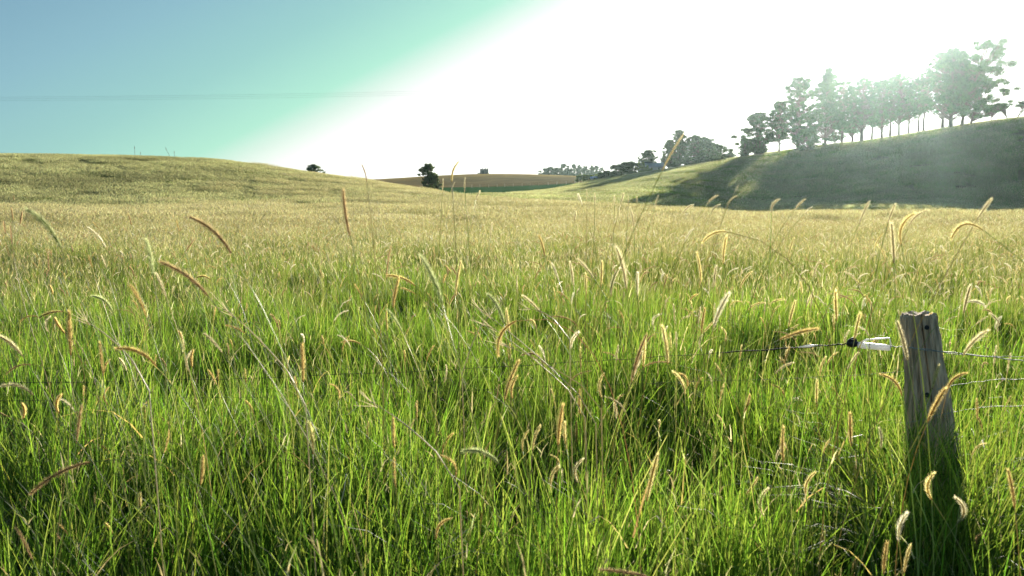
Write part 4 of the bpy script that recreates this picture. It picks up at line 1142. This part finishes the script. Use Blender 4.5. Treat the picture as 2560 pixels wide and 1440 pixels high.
for i, (x0, y0, x1, y1, r0, r1, lab) in enumerate([
    (1192, 766, 1446, 986, 2.9, 2.7, 'longest bleached stalk fallen across the centre grass, pointing down right'),
    (1212, 806, 1420, 974, 2.95, 2.75, 'bleached fallen stalk just below the longest one at centre'),
    (1246, 856, 1452, 962, 2.8, 2.75, 'short bright bleached stalk lowest in the fallen bundle at centre'),
    (1316, 770, 1386, 800, 3.2, 3.1, 'thin pale broken stalk above the fallen bundle at centre'),
    (560, 770, 720, 930, 2.6, 2.4, 'pale leaning stalk crossing below the long brown head on the left'),
    (210, 800, 330, 900, 2.7, 2.5, 'thin pale stalk sloping down right in the left middle grass'),
    (1230, 780, 1180, 860, 3.0, 2.9, 'pale dry stalk leaning left above the fallen bundle'),
    (920, 1000, 1090, 1130, 2.2, 2.1, 'pale stalk sloping down right in the lower centre grass')]):
    a_, b_ = at(x0, y0, r0), at(x1, y1, r1)
    m_ = (a_ + b_) / 2 + Vector((0, 0, .02))
    e = empty('fallen_stalk', Vector((b_.x, b_.y, hz(b_.x, b_.y)))); tag(e, lab, 'dry stalk', 'bleached fallen stalks', kind='thing')
    o_ = Vector(e.location); dn = b_ + (b_ - a_).normalized() * .08 + Vector((0, 0, -.05))
    mb_ = MB(); mb_.tube([q - o_ for q in bez(a_, m_, m_.lerp(b_, .6), b_, 10)] + [dn - o_, Vector((dn.x - o_.x + .03, dn.y - o_.y, 0))], [.0012] * 3 + [.002] * 9, 5)
    me = mesh_np('stem', np.array([list(v) for v in mb_.v]), mb_.f, [M['stem']], cols=np.tile([.52, .48, .36], (len(mb_.v), 1)), smooth=True)
    obj('stem', me, e)
    mb_ = MB()
    for k in range(7):
        p_ = a_ + Vector(RNG.normal(0, .004, 3)); q_ = a_.lerp(b_, float(RNG.uniform(.02, .16))) 
        mb_.tube([q_ - o_, p_ + (a_ - b_).normalized() * float(RNG.uniform(.01, .05)) + Vector(RNG.normal(0, .014, 3)) - o_], [.0012, .0005], 3)
    me = mesh_np('panicle', np.array([list(v) for v in mb_.v]), mb_.f, [M['head']], cols=np.tile([.55, .50, .38], (len(mb_.v), 1)))
    obj('panicle', me, e)

# the rest of the foxtails, thousands of them: one mass of stalks
protos = []
for j in range(9):
    c = 'oggcobwcb'[j]
    ln = [0.08, .095, .07, .105, .06, .115, .085, .09, .07][j]
    H = .72 + .03 * j; le = [-.1, .05, .15, -.2, .1, -.3, .2, 0, -.12][j]
    b0 = Vector((le * H * .6, 0, H)); tdir = Vector((le * 2.2, .1, 1)).normalized()
    t1 = b0 + tdir * ln * .6; t2 = b0 + tdir * ln + Vector((le * ln * 2.4, 0, -abs(le) * ln * 1.2))
    hp = [b0 * (1 - t) ** 2 + t1 * 2 * t * (1 - t) + t2 * t * t for t in np.linspace(0, 1, 6)]
    V, F, C = head_mesh(hp, .0165, PAL[c], 150, seed=100 + j)
    mb_ = MB(); mb_.tube(bez(Vector((0, 0, 0)), Vector((0, 0, H * .4)), b0 - tdir * H * .3, b0, 8), .0014, 4)
    Vs = np.array([list(v) for v in mb_.v])
    protos.append((np.concatenate([Vs, V]), list(mb_.f) + [tuple(len(Vs) + q for q in f) for f in F], np.concatenate([np.tile([.34, .34, .13], (len(Vs), 1)), C])))
cfx = bpy.data.collections.new('foxtail_variants')
for j, (V, F, C) in enumerate(protos):
    o = bpy.data.objects.new(f'foxtail_variant_{j:02d}', mesh_np(f'foxtail_variant_{j:02d}', V, F, [M['head']], cols=C)); cfx.objects.link(o)
n = 17000
rr_ = np.sqrt(RNG.uniform(3.2 ** 2, 34 ** 2, n)); tt = RNG.uniform(R(-48), R(48), n)
keep = RNG.random(n) < np.where(tt > R(3), 1.0, 0.5) * np.clip(rr_ / 9, .6, 1)
rr_, tt = rr_[keep], tt[keep]
x, y = np.sin(tt) * rr_, np.cos(tt) * rr_
z = height(x, y)
left_i = np.array([0, 4, 6, 8, 0, 8]); right_i = np.array([1, 2, 3, 7, 5, 6])  # sunward side gets paler variants, backlight put into head colour
idx = np.where(RNG.random(len(x)) < np.clip((tt + R(10)) / R(20), .12, .88), right_i[RNG.integers(0, 6, len(x))], left_i[RNG.integers(0, 6, len(x))])
scatter('foxtail_stand', np.stack([x, y, z], -1), normals_at(x, y, 1.0), cfx, 9, (.8, 1.15), 'stuff', 'countless small foxtail heads standing above the meadow', 'grass stalks', idx=idx)

# ------------------------------------------------------------------ haze
def haze():
    m, n_, l = newmat('haze_air')
    out = node(n_, 'ShaderNodeOutputMaterial')
    pv = node(n_, 'ShaderNodeVolumePrincipled')
    pv.inputs['Color'].default_value = (0.68, 0.93, 0.90, 1)
    pv.inputs['Density'].default_value = 0.00007
    pv.inputs['Anisotropy'].default_value = 0.83
    l.new(pv.outputs[0], out.inputs['Volume'])
    b = MB(); b.box((0, 0, 30), (3500, 3500, 110)); o = b.build('haze', m); tag(o, kind='stuff')
    return o
haze()
